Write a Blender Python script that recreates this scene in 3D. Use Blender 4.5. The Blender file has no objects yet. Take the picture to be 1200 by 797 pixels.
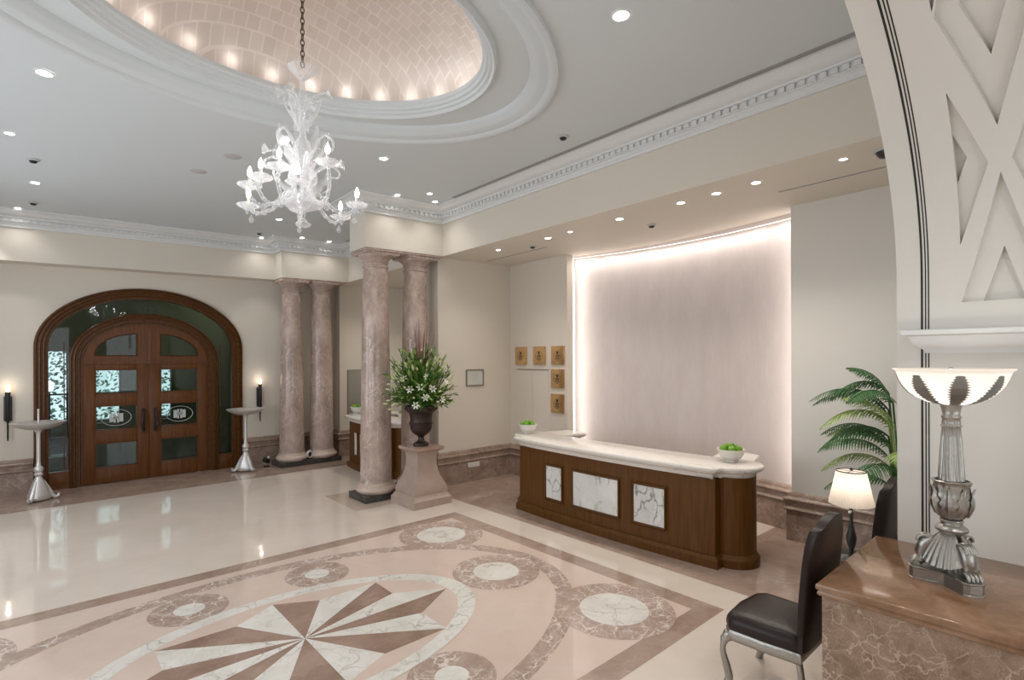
import bpy, bmesh, math, random
from mathutils import Vector, Matrix
random.seed(7)
PI = math.pi
sc = bpy.context.scene
COL = sc.collection

# ------------------------------------------------------------------ camera
yaw, rol = math.radians(42.0), math.radians(-0.2)
fwd = Vector((math.sin(yaw), math.cos(yaw), 0)); rt = Vector((math.cos(yaw), -math.sin(yaw), 0)); up = Vector((0, 0, 1))
Rv = rt*math.cos(rol) + up*math.sin(rol); Uv = -rt*math.sin(rol) + up*math.cos(rol)
cam = bpy.data.cameras.new('camera'); camo = bpy.data.objects.new('camera', cam); COL.objects.link(camo)
M = Matrix((Rv, Uv, -fwd)).transposed().to_4x4(); M.translation = Vector((0, 0, 2.2)); camo.matrix_world = M
cam.sensor_width = 36; cam.lens = 18.6; cam.shift_y = 22/1200; cam.clip_start = .02
sc.camera = camo
# ------------------------------------------------------------------ view, world, light
sc.view_settings.view_transform = 'Standard'; sc.view_settings.look = 'None'
sc.view_settings.exposure = 0.5; sc.view_settings.gamma = 1; sc.view_settings.use_curve_mapping = False
LG = .62      # overall light gain
w = bpy.data.worlds.new('world'); sc.world = w; w.use_nodes = True
bgn = w.node_tree.nodes['Background']; bgn.inputs[0].default_value = (.78, .92, 1, 1); bgn.inputs[1].default_value = .9
WARM = (1, .91, .82); NEUT = (1, .97, .93); WHITE = (.93, .96, 1)
def spot(loc, power, size=110, blend=.8, color=NEUT, aim=None, r=.06):
    l = bpy.data.lights.new('downlight_or_fill_beam', 'SPOT'); l.energy = power*LG; l.spot_size = math.radians(size); l.spot_blend = blend
    l.color = color; l.shadow_soft_size = r
    o = bpy.data.objects.new('downlight_or_fill_beam', l); COL.objects.link(o); o.location = loc
    if aim is not None:
        o.rotation_euler = (Vector(aim)-Vector(loc)).to_track_quat('-Z', 'Y').to_euler()
    return o
def point(loc, power, color=NEUT, r=.03):
    l = bpy.data.lights.new('bulb_or_fill_glow', 'POINT'); l.energy = power*LG; l.color = color; l.shadow_soft_size = r
    o = bpy.data.objects.new('bulb_or_fill_glow', l); COL.objects.link(o); o.location = loc; return o
def area(loc, aim, sx, sy, power, color=NEUT, spread=180):
    l = bpy.data.lights.new('strip_or_fill_glow', 'AREA'); l.shape = 'RECTANGLE'; l.size = sx; l.size_y = sy; l.energy = power*LG; l.color = color
    l.spread = math.radians(spread)
    o = bpy.data.objects.new('strip_or_fill_glow', l); COL.objects.link(o); o.location = loc
    o.rotation_euler = (Vector(aim)-Vector(loc)).to_track_quat('-Z', 'Y').to_euler(); return o
def dz(x, y): return -.022*(5.14-x) - .011*(y-5)      # ceiling and upper parts tilted slightly to fit the camera view
def ceilz(x, y): return 4.75 + dz(x, y)
CX, CY = 1.57, 4.19       # centre of the dome and of the floor medallion
# hall downlights: (x, y, size)
HALL = [(.06, 5.95, .07), (-.2, 7.7, .05), (0, 9.55, .06), (-.2, 11.2, .05), (3.17, 9.6, .06), (3.36, 11.2, .05), (4.0, 10.75, .05), (4.58, 10.8, .05),
        (3.22, 2.36, .075), (3.22, 5.95, .06), (4.1, 7.15, .05), (4.45, 6.8, .05), (4.75, 7.1, .05), (-.1, 2.4, .07)]  # the last is an unseen downlight, kept for the light it gives
for x, y, s in HALL:
    spot((x, y, ceilz(x, y)-.05), (46 if s > .055 else 28) if y < 6 or x < 3 and y < 11 else 12, 125, .9)
# soffit downlights over the reception desk and in the far alcove
SOFF = [(5.56, 6.5), (5.6, 5.42), (5.57, 4.96), (5.56, 4.11), (5.54, 3.23), (5.53, 2.8), (5.51, 2.36), (5.48, 1.56)]
for x, y in SOFF: spot((x, y, 3.9+dz(x, y)), 44, 125, .9, WARM)
ALC = [(5.55, 10.45), (5.55, 9.0), (6.3, 9.9)]
for x, y in ALC: spot((x, y, 3.88+dz(x, y)), 46, 130, .9, WARM)
# concealed strip lights that wash the curved panel
area((6.93, 6.10, 2.2), (7.6, 5.5, 2.2), .05, 3.3, 7, (1, .93, .88))
area((6.93, 2.56, 2.2), (7.6, 3.2, 2.2), .05, 3.3, 7, (1, .93, .88))
point((3.2, 13.0, 3.68), 16, NEUT, .05); point((.2, 13.0, 3.68), 4, NEUT, .05)     # unseen vestibule lamps, added to brighten its walls
# wall washers on the door wall
spot((-.6, 11.1, 4.35), 26, 70, .6, NEUT, (-.55, 11.85, 1.6)); spot((3.45, 10.9, 4.4), 22, 60, .6, NEUT, (3.5, 11.85, 1.7))
# the vaulted bay round the camera: unseen ceiling lamps added to brighten the room
for x, y in ((0, -.6), (2.9, -.5), (1.4, -2.2), (3.2, -2.4)): spot((x, y, 4.3 if 0 < x < 3 else 4.1), 75, 140, .9)
for k in range(28):      # cove lamps behind the dome's lip
    a = 2*PI*k/28+.15; point((CX+.03+1.56*math.cos(a), CY-.03+1.14*math.sin(a), 4.955), .48, NEUT, .08)

# added cool fill at invented windows in the unseen left and bay front walls
FILL_COOL = (.86, .93, 1)
for y in (3.2, 6.0, 8.8): area((-1.93, y, 2.2), (1.5, y, 2.35), 1.7, 2.9, 62, FILL_COOL)
for x in (.2, 3.0): area((x, -3.93, 2.2), (x, 1, 2.4), 1.6, 2.6, 38, FILL_COOL)
# ------------------------------------------------------------------ materials
MATS = {}
def mat(name, color, rough=.5, metal=0, spec=.5, coat=0, emit=None, es=0, trans=0, bump=None, alpha=1, sheen=0):
    m = bpy.data.materials.new(name); m.use_nodes = True; b = m.node_tree.nodes['Principled BSDF']
    b.inputs['Base Color'].default_value = (*color, 1); b.inputs['Roughness'].default_value = rough; b.inputs['Metallic'].default_value = metal
    b.inputs['Specular IOR Level'].default_value = spec; b.inputs['Coat Weight'].default_value = coat; b.inputs['Coat Roughness'].default_value = .05
    b.inputs['Transmission Weight'].default_value = trans; b.inputs['Alpha'].default_value = alpha; b.inputs['Sheen Weight'].default_value = sheen
    if emit: b.inputs['Emission Color'].default_value = (*emit, 1); b.inputs['Emission Strength'].default_value = es
    if bump:
        n = m.node_tree; tc = n.nodes.new('ShaderNodeTexCoord'); no = n.nodes.new('ShaderNodeTexNoise'); bp = n.nodes.new('ShaderNodeBump')
        no.inputs['Scale'].default_value = bump[0]; no.inputs['Detail'].default_value = 4; bp.inputs['Strength'].default_value = bump[1]; bp.inputs['Distance'].default_value = .01
        n.links.new(tc.outputs['Object'], no.inputs['Vector']); n.links.new(no.outputs['Fac'], bp.inputs['Height']); n.links.new(bp.outputs[0], b.inputs['Normal'])
    MATS[name] = m; return m
def ramp(n, stops):
    r = n.nodes.new('ShaderNodeValToRGB'); e = r.color_ramp.elements
    while len(e) < len(stops): e.new(.5)
    for i, (p, c) in enumerate(stops):
        e[i].position = p; e[i].color = (*c, 1) if len(c) == 3 else c
    return r
def mixc(n, fac, a, b):
    x = n.nodes.new('ShaderNodeMix'); x.data_type = 'RGBA'
    if isinstance(fac, float): x.inputs[0].default_value = fac
    else: n.links.new(fac, x.inputs[0])
    for s, v in ((6, a), (7, b)):
        if isinstance(v, tuple): x.inputs[s].default_value = (*v, 1)
        else: n.links.new(v, x.inputs[s])
    return x.outputs[2]
def mth(n, op, a, b=None):
    x = n.nodes.new('ShaderNodeMath'); x.operation = op; x.use_clamp = op in ('MULTIPLY', 'ADD')
    for i, v in enumerate((a, b)):
        if v is None: continue
        if isinstance(v, (int, float)): x.inputs[i].default_value = v
        else: n.links.new(v, x.inputs[i])
    return x.outputs[0]
def marble(name, c1, c2, vein, scale=3, width=.03, amt=.7, rough=.12, coat=0, fine=1, cover=(.42, .62), stretch=(1, 1, 1)):
    m = mat(name, c1, rough, coat=coat); n = m.node_tree; b = n.nodes['Principled BSDF']
    tc = n.nodes.new('ShaderNodeTexCoord'); mp = n.nodes.new('ShaderNodeMapping'); mp.inputs['Scale'].default_value = stretch
    n.links.new(tc.outputs['Object'], mp.inputs[0])
    wn = n.nodes.new('ShaderNodeTexNoise'); wn.inputs['Scale'].default_value = scale*1.3; wn.inputs['Detail'].default_value = 5
    n.links.new(mp.outputs[0], wn.inputs['Vector'])
    vm = n.nodes.new('ShaderNodeVectorMath'); vm.operation = 'SCALE'; vm.inputs['Scale'].default_value = .55/scale*2.4
    n.links.new(wn.outputs['Color'], vm.inputs[0])
    va = n.nodes.new('ShaderNodeVectorMath'); va.operation = 'ADD'; n.links.new(mp.outputs[0], va.inputs[0]); n.links.new(vm.outputs[0], va.inputs[1])
    def vor(s, wd):
        v = n.nodes.new('ShaderNodeTexVoronoi'); v.feature = 'DISTANCE_TO_EDGE'; v.inputs['Scale'].default_value = s
        n.links.new(va.outputs[0], v.inputs['Vector'])
        r = ramp(n, [(0, (1, 1, 1)), (wd, (0, 0, 0))]); n.links.new(v.outputs['Distance'], r.inputs[0]); return r.outputs[0]
    pn = n.nodes.new('ShaderNodeTexNoise'); pn.inputs['Scale'].default_value = scale*.8; pn.inputs['Detail'].default_value = 3
    n.links.new(tc.outputs['Object'], pn.inputs['Vector'])
    pr = ramp(n, [(cover[0], (0, 0, 0)), (cover[1], (1, 1, 1))]); n.links.new(pn.outputs['Fac'], pr.inputs[0])
    f = mth(n, 'MULTIPLY', vor(scale, width), pr.outputs[0])
    if fine: f = mth(n, 'ADD', f, mth(n, 'MULTIPLY', mth(n, 'MULTIPLY', vor(scale*3.1, width*1.6), pr.outputs[0]), .6*fine))
    f = mth(n, 'MULTIPLY', f, amt)
    bn = n.nodes.new('ShaderNodeTexNoise'); bn.inputs['Scale'].default_value = scale*1.1; bn.inputs['Detail'].default_value = 8; bn.inputs['Roughness'].default_value = .65
    n.links.new(va.outputs[0], bn.inputs['Vector'])
    br = ramp(n, [(.35, (0, 0, 0)), (.65, (1, 1, 1))]); n.links.new(bn.outputs['Fac'], br.inputs[0])
    n.links.new(mixc(n, f, mixc(n, br.outputs[0], c1, c2), vein), b.inputs['Base Color'])
    return m
def wood(name, c1, c2, rough=.3, axis=2, scale=1):
    m = mat(name, c1, rough, coat=.03, spec=.22); n = m.node_tree; b = n.nodes['Principled BSDF']
    tc = n.nodes.new('ShaderNodeTexCoord'); mp = n.nodes.new('ShaderNodeMapping'); s = [38*scale]*3; s[axis] = 2.2*scale; mp.inputs['Scale'].default_value = s
    no = n.nodes.new('ShaderNodeTexNoise'); no.inputs['Scale'].default_value = 1; no.inputs['Detail'].default_value = 5
    n.links.new(tc.outputs['Object'], mp.inputs[0]); n.links.new(mp.outputs[0], no.inputs['Vector'])
    r = ramp(n, [(.3, (0, 0, 0)), (.7, (1, 1, 1))]); n.links.new(no.outputs['Fac'], r.inputs[0])
    n.links.new(mixc(n, r.outputs[0], c1, c2), b.inputs['Base Color']); return m
def thin_glass(name, tint, refl=.12, rough=.02):
    m = bpy.data.materials.new(name); m.use_nodes = True; n = m.node_tree; n.nodes.clear()
    o = n.nodes.new('ShaderNodeOutputMaterial'); t = n.nodes.new('ShaderNodeBsdfTransparent'); g = n.nodes.new('ShaderNodeBsdfGlossy'); mx = n.nodes.new('ShaderNodeMixShader')
    t.inputs[0].default_value = (*tint, 1); g.inputs['Roughness'].default_value = rough; mx.inputs[0].default_value = refl
    n.links.new(t.outputs[0], mx.inputs[1]); n.links.new(g.outputs[0], mx.inputs[2]); n.links.new(mx.outputs[0], o.inputs[0]); MATS[name] = m; return m

wall_m = mat('cream_paint', (.70, .645, .565), .6, bump=(60, .03))
white_m = mat('offwhite_paint', (.70, .68, .64), .55)
ceil_m = mat('ceiling_paint', (.63, .67, .69), .7)
trimw = mat('plaster_white', (.72, .73, .73), .5)
dark_m = mat('black_gap', (.012, .012, .012), .6)
gapm = mat('shadow_gap', (.33, .32, .31), .8)
floor_m = marble('cream_marble', (.70, .61, .53), (.75, .66, .59), (.80, .72, .66), 1.2, .02, .25, .06, fine=.3)
pink_m = marble('pink_marble', (.66, .52, .445), (.70, .57, .50), (.75, .64, .57), 1.5, .02, .25, .07, fine=.3)
emp_m = marble('brown_marble_floor', (.33, .235, .185), (.45, .34, .28), (.66, .56, .48), 2.6, .02, .55, .08, cover=(.45, .65))
band_m = marble('veined_brown_inlay', (.36, .26, .21), (.48, .365, .31), (.80, .72, .66), 5.5, .045, .9, .08, cover=(.34, .52))
cal_m = marble('white_marble', (.70, .67, .61), (.80, .78, .74), (.36, .32, .28), 3.2, .035, .75, .08, cover=(.38, .6), fine=.7)
desk_mb = marble('white_marble_panel', (.66, .66, .63), (.78, .78, .76), (.16, .16, .17), 3.4, .05, .85, .12, cover=(.40, .6), fine=.4, stretch=(1, 1, .7))
top_mb = marble('countertop_marble', (.74, .69, .62), (.82, .79, .75), (.45, .40, .36), 1.6, .03, .5, .18, fine=.3)
base_m = marble('brown_marble_base', (.23, .16, .125), (.38, .28, .225), (.58, .48, .42), 4.5, .04, .6, .2)
colm = marble('column_marble', (.34, .25, .21), (.56, .44, .385), (.80, .71, .65), 4.2, .024, .6, .16, fine=.9, cover=(.33, .58), stretch=(1, 1, .6))
ped_m = marble('pedestal_marble', (.38, .29, .24), (.46, .36, .31), (.55, .46, .4), 2, .02, .35, .25, fine=.2)
con_top = marble('console_top_marble', (.20, .105, .055), (.34, .20, .125), (.5, .38, .28), 3.0, .02, .2, .12, cover=(.5, .7))
con_m = marble('console_marble', (.20, .125, .08), (.33, .225, .16), (.62, .50, .42), 6.5, .03, .65, .25, cover=(.3, .55), fine=.8)
dgrn = marble('dark_plinth_marble', (.035, .035, .03), (.07, .065, .06), (.2, .2, .18), 5, .03, .3, .2)
door_w = wood('door_wood', (.085, .030, .009), (.16, .060, .018))
arch_w = wood('arch_wood', (.065, .024, .007), (.125, .05, .015), axis=1, scale=.6)
desk_w = wood('desk_wood', (.085, .031, .005), (.13, .054, .010), .42)
silver = mat('antique_silver', (.38, .365, .34), .32, .88, bump=(40, .25))
silver_l = mat('pale_silver', (.72, .71, .70), .35, .55, bump=(50, .2))
gold_m = mat('brass_plate', (.70, .47, .24), .2, .85)
engr = mat('engraving', (.03, .025, .02), .5)
leath = mat('brown_leather', (.016, .008, .007), .36, spec=.35, bump=(90, .08))
bronze = mat('bronze_urn', (.035, .02, .016), .4, .3, bump=(25, .3))
leaf_m = mat('leaf_green', (.07, .17, .025), .45)
leaf2_m = mat('leaf_light', (.30, .42, .11), .45)
leaf3_m = mat('palm_green', (.035, .13, .03), .45)
bud_m = mat('lily_bud', (.62, .66, .36), .5)
lily_m = mat('lily_petal', (.85, .85, .78), .45)
twig_m = mat('twig', (.16, .05, .03), .6)
apple_m = mat('green_apple', (.16, .36, .02), .28, coat=.2)
china = mat('white_china', (.74, .71, .66), .25)
black = mat('black_metal', (.015, .015, .015), .4)
frame_g = mat('grey_frame', (.25, .22, .17), .4, .3)
paper = mat('paper', (.60, .62, .57), .6)
plastic = mat('white_plastic', (.72, .70, .66), .4)
mirror = mat('mirror', (.55, .57, .55), .06, 1)
lamp_on = mat('lamp_lens', (1, 1, 1), .4, emit=(1, .97, .9), es=14)
bulb_m = mat('candle_bulb', (1, 1, 1), .4, emit=(1, .98, .94), es=16)
warmb = mat('warm_bulb', (1, .9, .7), .4, emit=(1, .8, .55), es=6)
strip_m = mat('cove_strip', (1, 1, 1), .4, emit=(1, .9, .83), es=1.1)
chain_m = mat('chain_metal', (.10, .05, .035), .4, .6)
soil = mat('soil', (.03, .02, .015), .9)
pane_m = thin_glass('pane_glass', (.74, .84, .81), .03)
etch_m = mat('etched_glass', (.62, .66, .66), .5, alpha=.8)
green_w = mat('vestibule_paint', (.33, .40, .33), .6)
olive_m = mat('olive_drape', (.10, .11, .05), .8)
hedge_m = mat('hedge_leaf', (.24, .40, .30), .5)
outg = mat('paving', (.35, .38, .38), .8)
grille = mat('grille_white', (.52, .52, .52), .6)
# chandelier glass: clear glass with a milky body
cg = bpy.data.materials.new('chandelier_glass'); cg.use_nodes = True; n = cg.node_tree; n.nodes.clear()
o_ = n.nodes.new('ShaderNodeOutputMaterial'); t_ = n.nodes.new('ShaderNodeBsdfTransparent'); p_ = n.nodes.new('ShaderNodeBsdfPrincipled'); tl = n.nodes.new('ShaderNodeBsdfTranslucent')
m1 = n.nodes.new('ShaderNodeMixShader'); m2 = n.nodes.new('ShaderNodeMixShader')
p_.inputs['Base Color'].default_value = (.92, .93, .95, 1); p_.inputs['Roughness'].default_value = .08; p_.inputs['Specular IOR Level'].default_value = 1; tl.inputs[0].default_value = (.95, .96, 1, 1)
m1.inputs[0].default_value = .35
lw = n.nodes.new('ShaderNodeLayerWeight'); lw.inputs[0].default_value = .42; mr = n.nodes.new('ShaderNodeMapRange'); mr.inputs[3].default_value = .14; mr.inputs[4].default_value = .78
n.links.new(lw.outputs['Facing'], mr.inputs[0]); n.links.new(mr.outputs[0], m2.inputs[0])
n.links.new(p_.outputs[0], m1.inputs[1]); n.links.new(tl.outputs[0], m1.inputs[2]); n.links.new(t_.outputs[0], m2.inputs[1]); n.links.new(m1.outputs[0], m2.inputs[2]); n.links.new(m2.outputs[0], o_.inputs[0]); MATS['cg'] = cg
# dome: champagne metal leaf laid in squares
gd = mat('champagne_leaf', (.62, .50, .43), .5, .6); n = gd.node_tree; b = n.nodes['Principled BSDF']
tc = n.nodes.new('ShaderNodeTexCoord'); mp = n.nodes.new('ShaderNodeMapping'); n.links.new(tc.outputs['UV'], mp.inputs[0])
bk = n.nodes.new('ShaderNodeTexBrick'); bk.inputs['Scale'].default_value = 1; bk.inputs['Brick Width'].default_value = .11; bk.inputs['Row Height'].default_value = .1; bk.inputs['Mortar Size'].default_value = .006
bk.inputs['Color1'].default_value = (.70, .62, .57, 1); bk.inputs['Color2'].default_value = (.62, .54, .49, 1); bk.inputs['Mortar'].default_value = (.78, .70, .65, 1)
no = n.nodes.new('ShaderNodeTexNoise'); no.inputs['Scale'].default_value = 6; no.inputs['Detail'].default_value = 5
n.links.new(mp.outputs[0], bk.inputs[0]); n.links.new(tc.outputs['Object'], no.inputs['Vector'])
n.links.new(mixc(n, mth(n, 'MULTIPLY', no.outputs['Fac'], .7), bk.outputs['Color'], (.55, .475, .43)), b.inputs['Base Color'])
# backdrop plaster with a faint vertical combed weave
pn_m = mat('rose_grey_plaster', (.5, .42, .39), .5); n = pn_m.node_tree; b = n.nodes['Principled BSDF']
tc = n.nodes.new('ShaderNodeTexCoord'); mp = n.nodes.new('ShaderNodeMapping'); mp.inputs['Scale'].default_value = (5, 5, 1.6)
no = n.nodes.new('ShaderNodeTexNoise'); no.inputs['Scale'].default_value = 1; no.inputs['Detail'].default_value = 7; no.inputs['Roughness'].default_value = .7
mp2 = n.nodes.new('ShaderNodeMapping'); mp2.inputs['Scale'].default_value = (60, 60, 4); no2 = n.nodes.new('ShaderNodeTexNoise'); no2.inputs['Scale'].default_value = 1; no2.inputs['Detail'].default_value = 3
for a_, b_ in ((tc.outputs['Object'], mp.inputs[0]), (tc.outputs['Object'], mp2.inputs[0]), (mp.outputs[0], no.inputs['Vector']), (mp2.outputs[0], no2.inputs['Vector'])): n.links.new(a_, b_)
r1 = ramp(n, [(.25, (.56, .49, .465)), (.75, (.66, .59, .56))]); n.links.new(no.outputs['Fac'], r1.inputs[0])
n.links.new(mixc(n, mth(n, 'MULTIPLY', no2.outputs['Fac'], .35), r1.outputs[0], (.50, .44, .42)), b.inputs['Base Color'])
# pleated glowing shade
shade_m = bpy.data.materials.new('pleated_shade'); shade_m.use_nodes = True; n = shade_m.node_tree; n.nodes.clear()
o_ = n.nodes.new('ShaderNodeOutputMaterial'); d_ = n.nodes.new('ShaderNodeBsdfDiffuse'); t_ = n.nodes.new('ShaderNodeBsdfTranslucent'); m1 = n.nodes.new('ShaderNodeMixShader')
d_.inputs[0].default_value = (.8, .74, .68, 1); t_.inputs[0].default_value = (.9, .82, .74, 1); m1.inputs[0].default_value = .5
n.links.new(d_.outputs[0], m1.inputs[1]); n.links.new(t_.outputs[0], m1.inputs[2]); n.links.new(m1.outputs[0], o_.inputs[0]); MATS['shade'] = shade_m
bowl_m = bpy.data.materials.new('opal_glass'); bowl_m.use_nodes = True; n = bowl_m.node_tree; n.nodes.clear()
o_ = n.nodes.new('ShaderNodeOutputMaterial'); d_ = n.nodes.new('ShaderNodeBsdfPrincipled'); t_ = n.nodes.new('ShaderNodeBsdfTranslucent'); m1 = n.nodes.new('ShaderNodeMixShader')
d_.inputs[0].default_value = (.8, .78, .74, 1); d_.inputs['Roughness'].default_value = .2; t_.inputs[0].default_value = (.95, .9, .84, 1); m1.inputs[0].default_value = .6
n.links.new(d_.outputs[0], m1.inputs[1]); n.links.new(t_.outputs[0], m1.inputs[2]); n.links.new(m1.outputs[0], o_.inputs[0])

# ------------------------------------------------------------------ mesh helpers
class MB:
    def __init__(s): s.bm = bmesh.new(); s.mi = 0; s.X = Matrix.Identity(4)
    def m(s, i): s.mi = i; return s
    def at(s, x=0, y=0, z=0, rz=0, rx=0, ry=0, sc_=1):
        s.X = Matrix.Translation((x, y, z)) @ Matrix.Rotation(rz, 4, 'Z') @ Matrix.Rotation(ry, 4, 'Y') @ Matrix.Rotation(rx, 4, 'X') @ Matrix.Scale(sc_, 4); return s
    def V(s, p): return s.bm.verts.new(s.X @ Vector(p))
    def F(s, vs):
        try: f = s.bm.faces.new(vs); f.material_index = s.mi; return f
        except ValueError: return None
    def box(s, x0, x1, y0, y1, z0, z1, bev=0):
        v = [s.V((x, y, z)) for z in (z0, z1) for y in (y0, y1) for x in (x0, x1)]
        fs = [s.F([v[i] for i in q]) for q in ((0, 2, 3, 1), (4, 5, 7, 6), (0, 1, 5, 4), (1, 3, 7, 5), (3, 2, 6, 7), (2, 0, 4, 6))]
        if bev:
            es = list({e for f in fs for e in f.edges}); r = bmesh.ops.bevel(s.bm, geom=es, offset=bev, segments=2, affect='EDGES', profile=.6)
            for f in r['faces']: f.material_index = s.mi
        return s
    def lathe(s, prof, seg=32, mod=None, a0=0, a1=2*PI, ex=1):
        full = abs(a1-a0-2*PI) < 1e-6; cnt = seg if full else seg+1; rings = []
        for i, (r, z) in enumerate(prof):
            if r < 1e-5: rings.append([s.V((0, 0, z))]); continue
            rg = []
            for k in range(cnt):
                a = a0+(a1-a0)*k/seg; rr = r*(mod(a, i, z) if mod else 1); rg.append(s.V((rr*math.cos(a)*ex, rr*math.sin(a), z)))
            rings.append(rg)
        for A, B in zip(rings, rings[1:]):
            for k in range(seg):
                k2 = (k+1) % cnt if full else k+1
                if len(A) == 1 and len(B) == 1: continue
                if len(A) == 1: s.F([A[0], B[k2], B[k]])
                elif len(B) == 1: s.F([A[k], A[k2], B[0]])
                else: s.F([A[k], A[k2], B[k2], B[k]])
        return s
    def tube(s, pts, r, seg=8, cap=True, flat=1):
        pts = [Vector(p) for p in pts]; n = len(pts); rs = r if isinstance(r, (list, tuple)) else [r]*n; rings = []
        t = (pts[1]-pts[0]).normalized(); ref = Vector((0, 0, 1)) if abs(t.z) < .9 else Vector((1, 0, 0)); u = t.cross(ref).normalized()
        for i, p in enumerate(pts):
            t = (pts[min(i+1, n-1)]-pts[max(i-1, 0)])
            t = t.normalized() if t.length > 1e-9 else Vector((0, 0, 1))
            u = (u-t*u.dot(t)); u = u.normalized() if u.length > 1e-6 else t.orthogonal().normalized(); v = t.cross(u)
            rings.append([s.V(p+(u*math.cos(2*PI*k/seg)+v*math.sin(2*PI*k/seg)*flat)*rs[i]) for k in range(seg)])
        for A, B in zip(rings, rings[1:]):
            for k in range(seg): s.F([A[k], A[(k+1) % seg], B[(k+1) % seg], B[k]])
        if cap: s.F(rings[0][::-1]); s.F(rings[-1])
        return s
    def ball(s, c, r, seg=12, rz=None):
        c = Vector(c); rz = rz or r; pr = [(r*math.sin(PI*i/(seg//2)), -rz*math.cos(PI*i/(seg//2))) for i in range(seg//2+1)]
        X = s.X; s.X = X @ Matrix.Translation(c); s.lathe(pr, seg); s.X = X; return s
    def prism(s, poly, z0, z1):
        a = [s.V((x, y, z0)) for x, y in poly]; b = [s.V((x, y, z1)) for x, y in poly]; n = len(poly)
        for i in range(n): s.F([a[i], a[(i+1) % n], b[(i+1) % n], b[i]])
        s.F(a[::-1]); s.F(b); return s
    def layers(s, poly, lv, capb=True, capt=True):      # lofts offset copies of a polygon: lv = [(offset, z)]
        rings = [[s.V((x, y, z)) for x, y in offp(poly, d)] for d, z in lv]; n = len(poly)
        for A, B in zip(rings, rings[1:]):
            for i in range(n): s.F([A[i], A[(i+1) % n], B[(i+1) % n], B[i]])
        if capb: s.F(rings[0][::-1])
        if capt: s.F(rings[-1])
        return s
    def sweep(s, path, prof, closed=False):             # path: xy points; prof: (offset to the left, z)
        P = [Vector(p) for p in path]; n = len(P); rings = []
        for i, p in enumerate(P):
            if closed or 0 < i < n-1:
                a = (p-P[i-1]).normalized(); c = (P[(i+1) % n]-p).normalized(); na = Vector((-a.y, a.x)); nc = Vector((-c.y, c.x)); m = na+nc
                m = m/max(m.dot(na), .2) if m.length > 1e-6 else na
            elif i == 0: a = (P[1]-p).normalized(); m = Vector((-a.y, a.x))
            else: a = (p-P[i-1]).normalized(); m = Vector((-a.y, a.x))
            rings.append([s.V((p.x+m.x*d, p.y+m.y*d, z)) for d, z in prof])
        k = len(prof)
        for i in range(n if closed else n-1):
            A, B = rings[i], rings[(i+1) % n]
            for j in range(k-1): s.F([A[j], B[j], B[j+1], A[j+1]])
        if not closed: s.F(rings[0]); s.F(rings[-1][::-1])
        return s
    def build(s, name, mats, parent=None, smooth=40, warp=False, loc=None):
        bm = s.bm
        if warp:
            for v in bm.verts: v.co.z += dz(v.co.x, v.co.y)
        bmesh.ops.recalc_face_normals(bm, faces=bm.faces)
        me = bpy.data.meshes.new(name); bm.to_mesh(me); bm.free()
        for mm in (mats if isinstance(mats, (list, tuple)) else [mats]): me.materials.append(mm)
        if smooth:
            me.polygons.foreach_set('use_smooth', [True]*len(me.polygons)); me.set_sharp_from_angle(angle=math.radians(smooth))
        o = bpy.data.objects.new(name, me); COL.objects.link(o)
        if parent is not None: o.parent = parent
        if loc: o.location = loc
        return o
def offp(poly, d):
    if abs(d) < 1e-9: return list(poly)
    n = len(poly); P = [Vector(p) for p in poly]; A = sum(P[i].x*P[(i+1) % n].y-P[(i+1) % n].x*P[i].y for i in range(n)); sg = 1 if A > 0 else -1; out = []
    for i in range(n):
        a = (P[i]-P[i-1]).normalized(); c = (P[(i+1) % n]-P[i]).normalized(); na = Vector((a.y, -a.x))*sg; nc = Vector((c.y, -c.x))*sg; m = na+nc
        m = m/max(m.dot(na), .5) if m.length > 1e-6 else na; q = P[i]+m*d; out.append((q.x, q.y))
    return out
def struct(o): o['kind'] = 'structure'; return o
def tag(o, label, cat, group=None):
    o['label'] = label; o['category'] = cat
    if group: o['group'] = group
    return o
def thing(name, loc, label, cat, group=None, rz=0):
    o = bpy.data.objects.new(name, None); COL.objects.link(o); o.location = loc; o.rotation_euler = (0, 0, rz); return tag(o, label, cat, group)
def dup(o, parent=None):
    c = o.copy(); COL.objects.link(c)
    if parent is not None: c.parent = parent
    for ch in list(o.children): dup(ch, c)
    return c
def arc(cx, cy, r, a0, a1, n, ry=None):
    ry = ry or r; return [(cx+r*math.cos(a0+(a1-a0)*i/n), cy+ry*math.sin(a0+(a1-a0)*i/n)) for i in range(n+1)]

# ================================================================== the setting
# ---- floor with its marble medallion
f = MB(); ff = []
def rect(x0, x1, y0, y1, z): f.F([f.V(p) for p in ((x0, y0, z), (x1, y0, z), (x1, y1, z), (x0, y1, z))])
def ring(cx, cy, a0, b0, a1, b1, z, n=96):
    A = [f.V((cx+a0*math.cos(2*PI*k/n), cy+b0*math.sin(2*PI*k/n), z)) for k in range(n)]; B = [f.V((cx+a1*math.cos(2*PI*k/n), cy+b1*math.sin(2*PI*k/n), z)) for k in range(n)]
    for k in range(n): f.F([A[k], B[k], B[(k+1) % n], A[(k+1) % n]])
def disc(cx, cy, a, b, z, n=96): f.F([f.V((cx+a*math.cos(2*PI*k/n), cy+b*math.sin(2*PI*k/n), z)) for k in range(n)])
E_ = .0006
f.m(0).box(-2.2, 8.0, -4.2, 12.2, -.1, 0)
f.m(2); rect(4.88, 7.8, 1.0, 11.9, E_); rect(-2, 4.88, 10.5, 11.9, E_)
f.m(5); rect(3.45, 4.88, 7.2, 8.35, E_)
f.m(0); rect(6.0, 7.4, 2.83, 5.9, 2*E_); rect(4.95, 6.8, 8.3, 10.5, 2*E_)
f.m(2); rect(CX-2.9, CX+2.9, 2.2, 6.2, E_); f.m(1); rect(CX-2.7, CX+2.7, 2.4, 6.0, 2*E_)
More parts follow.
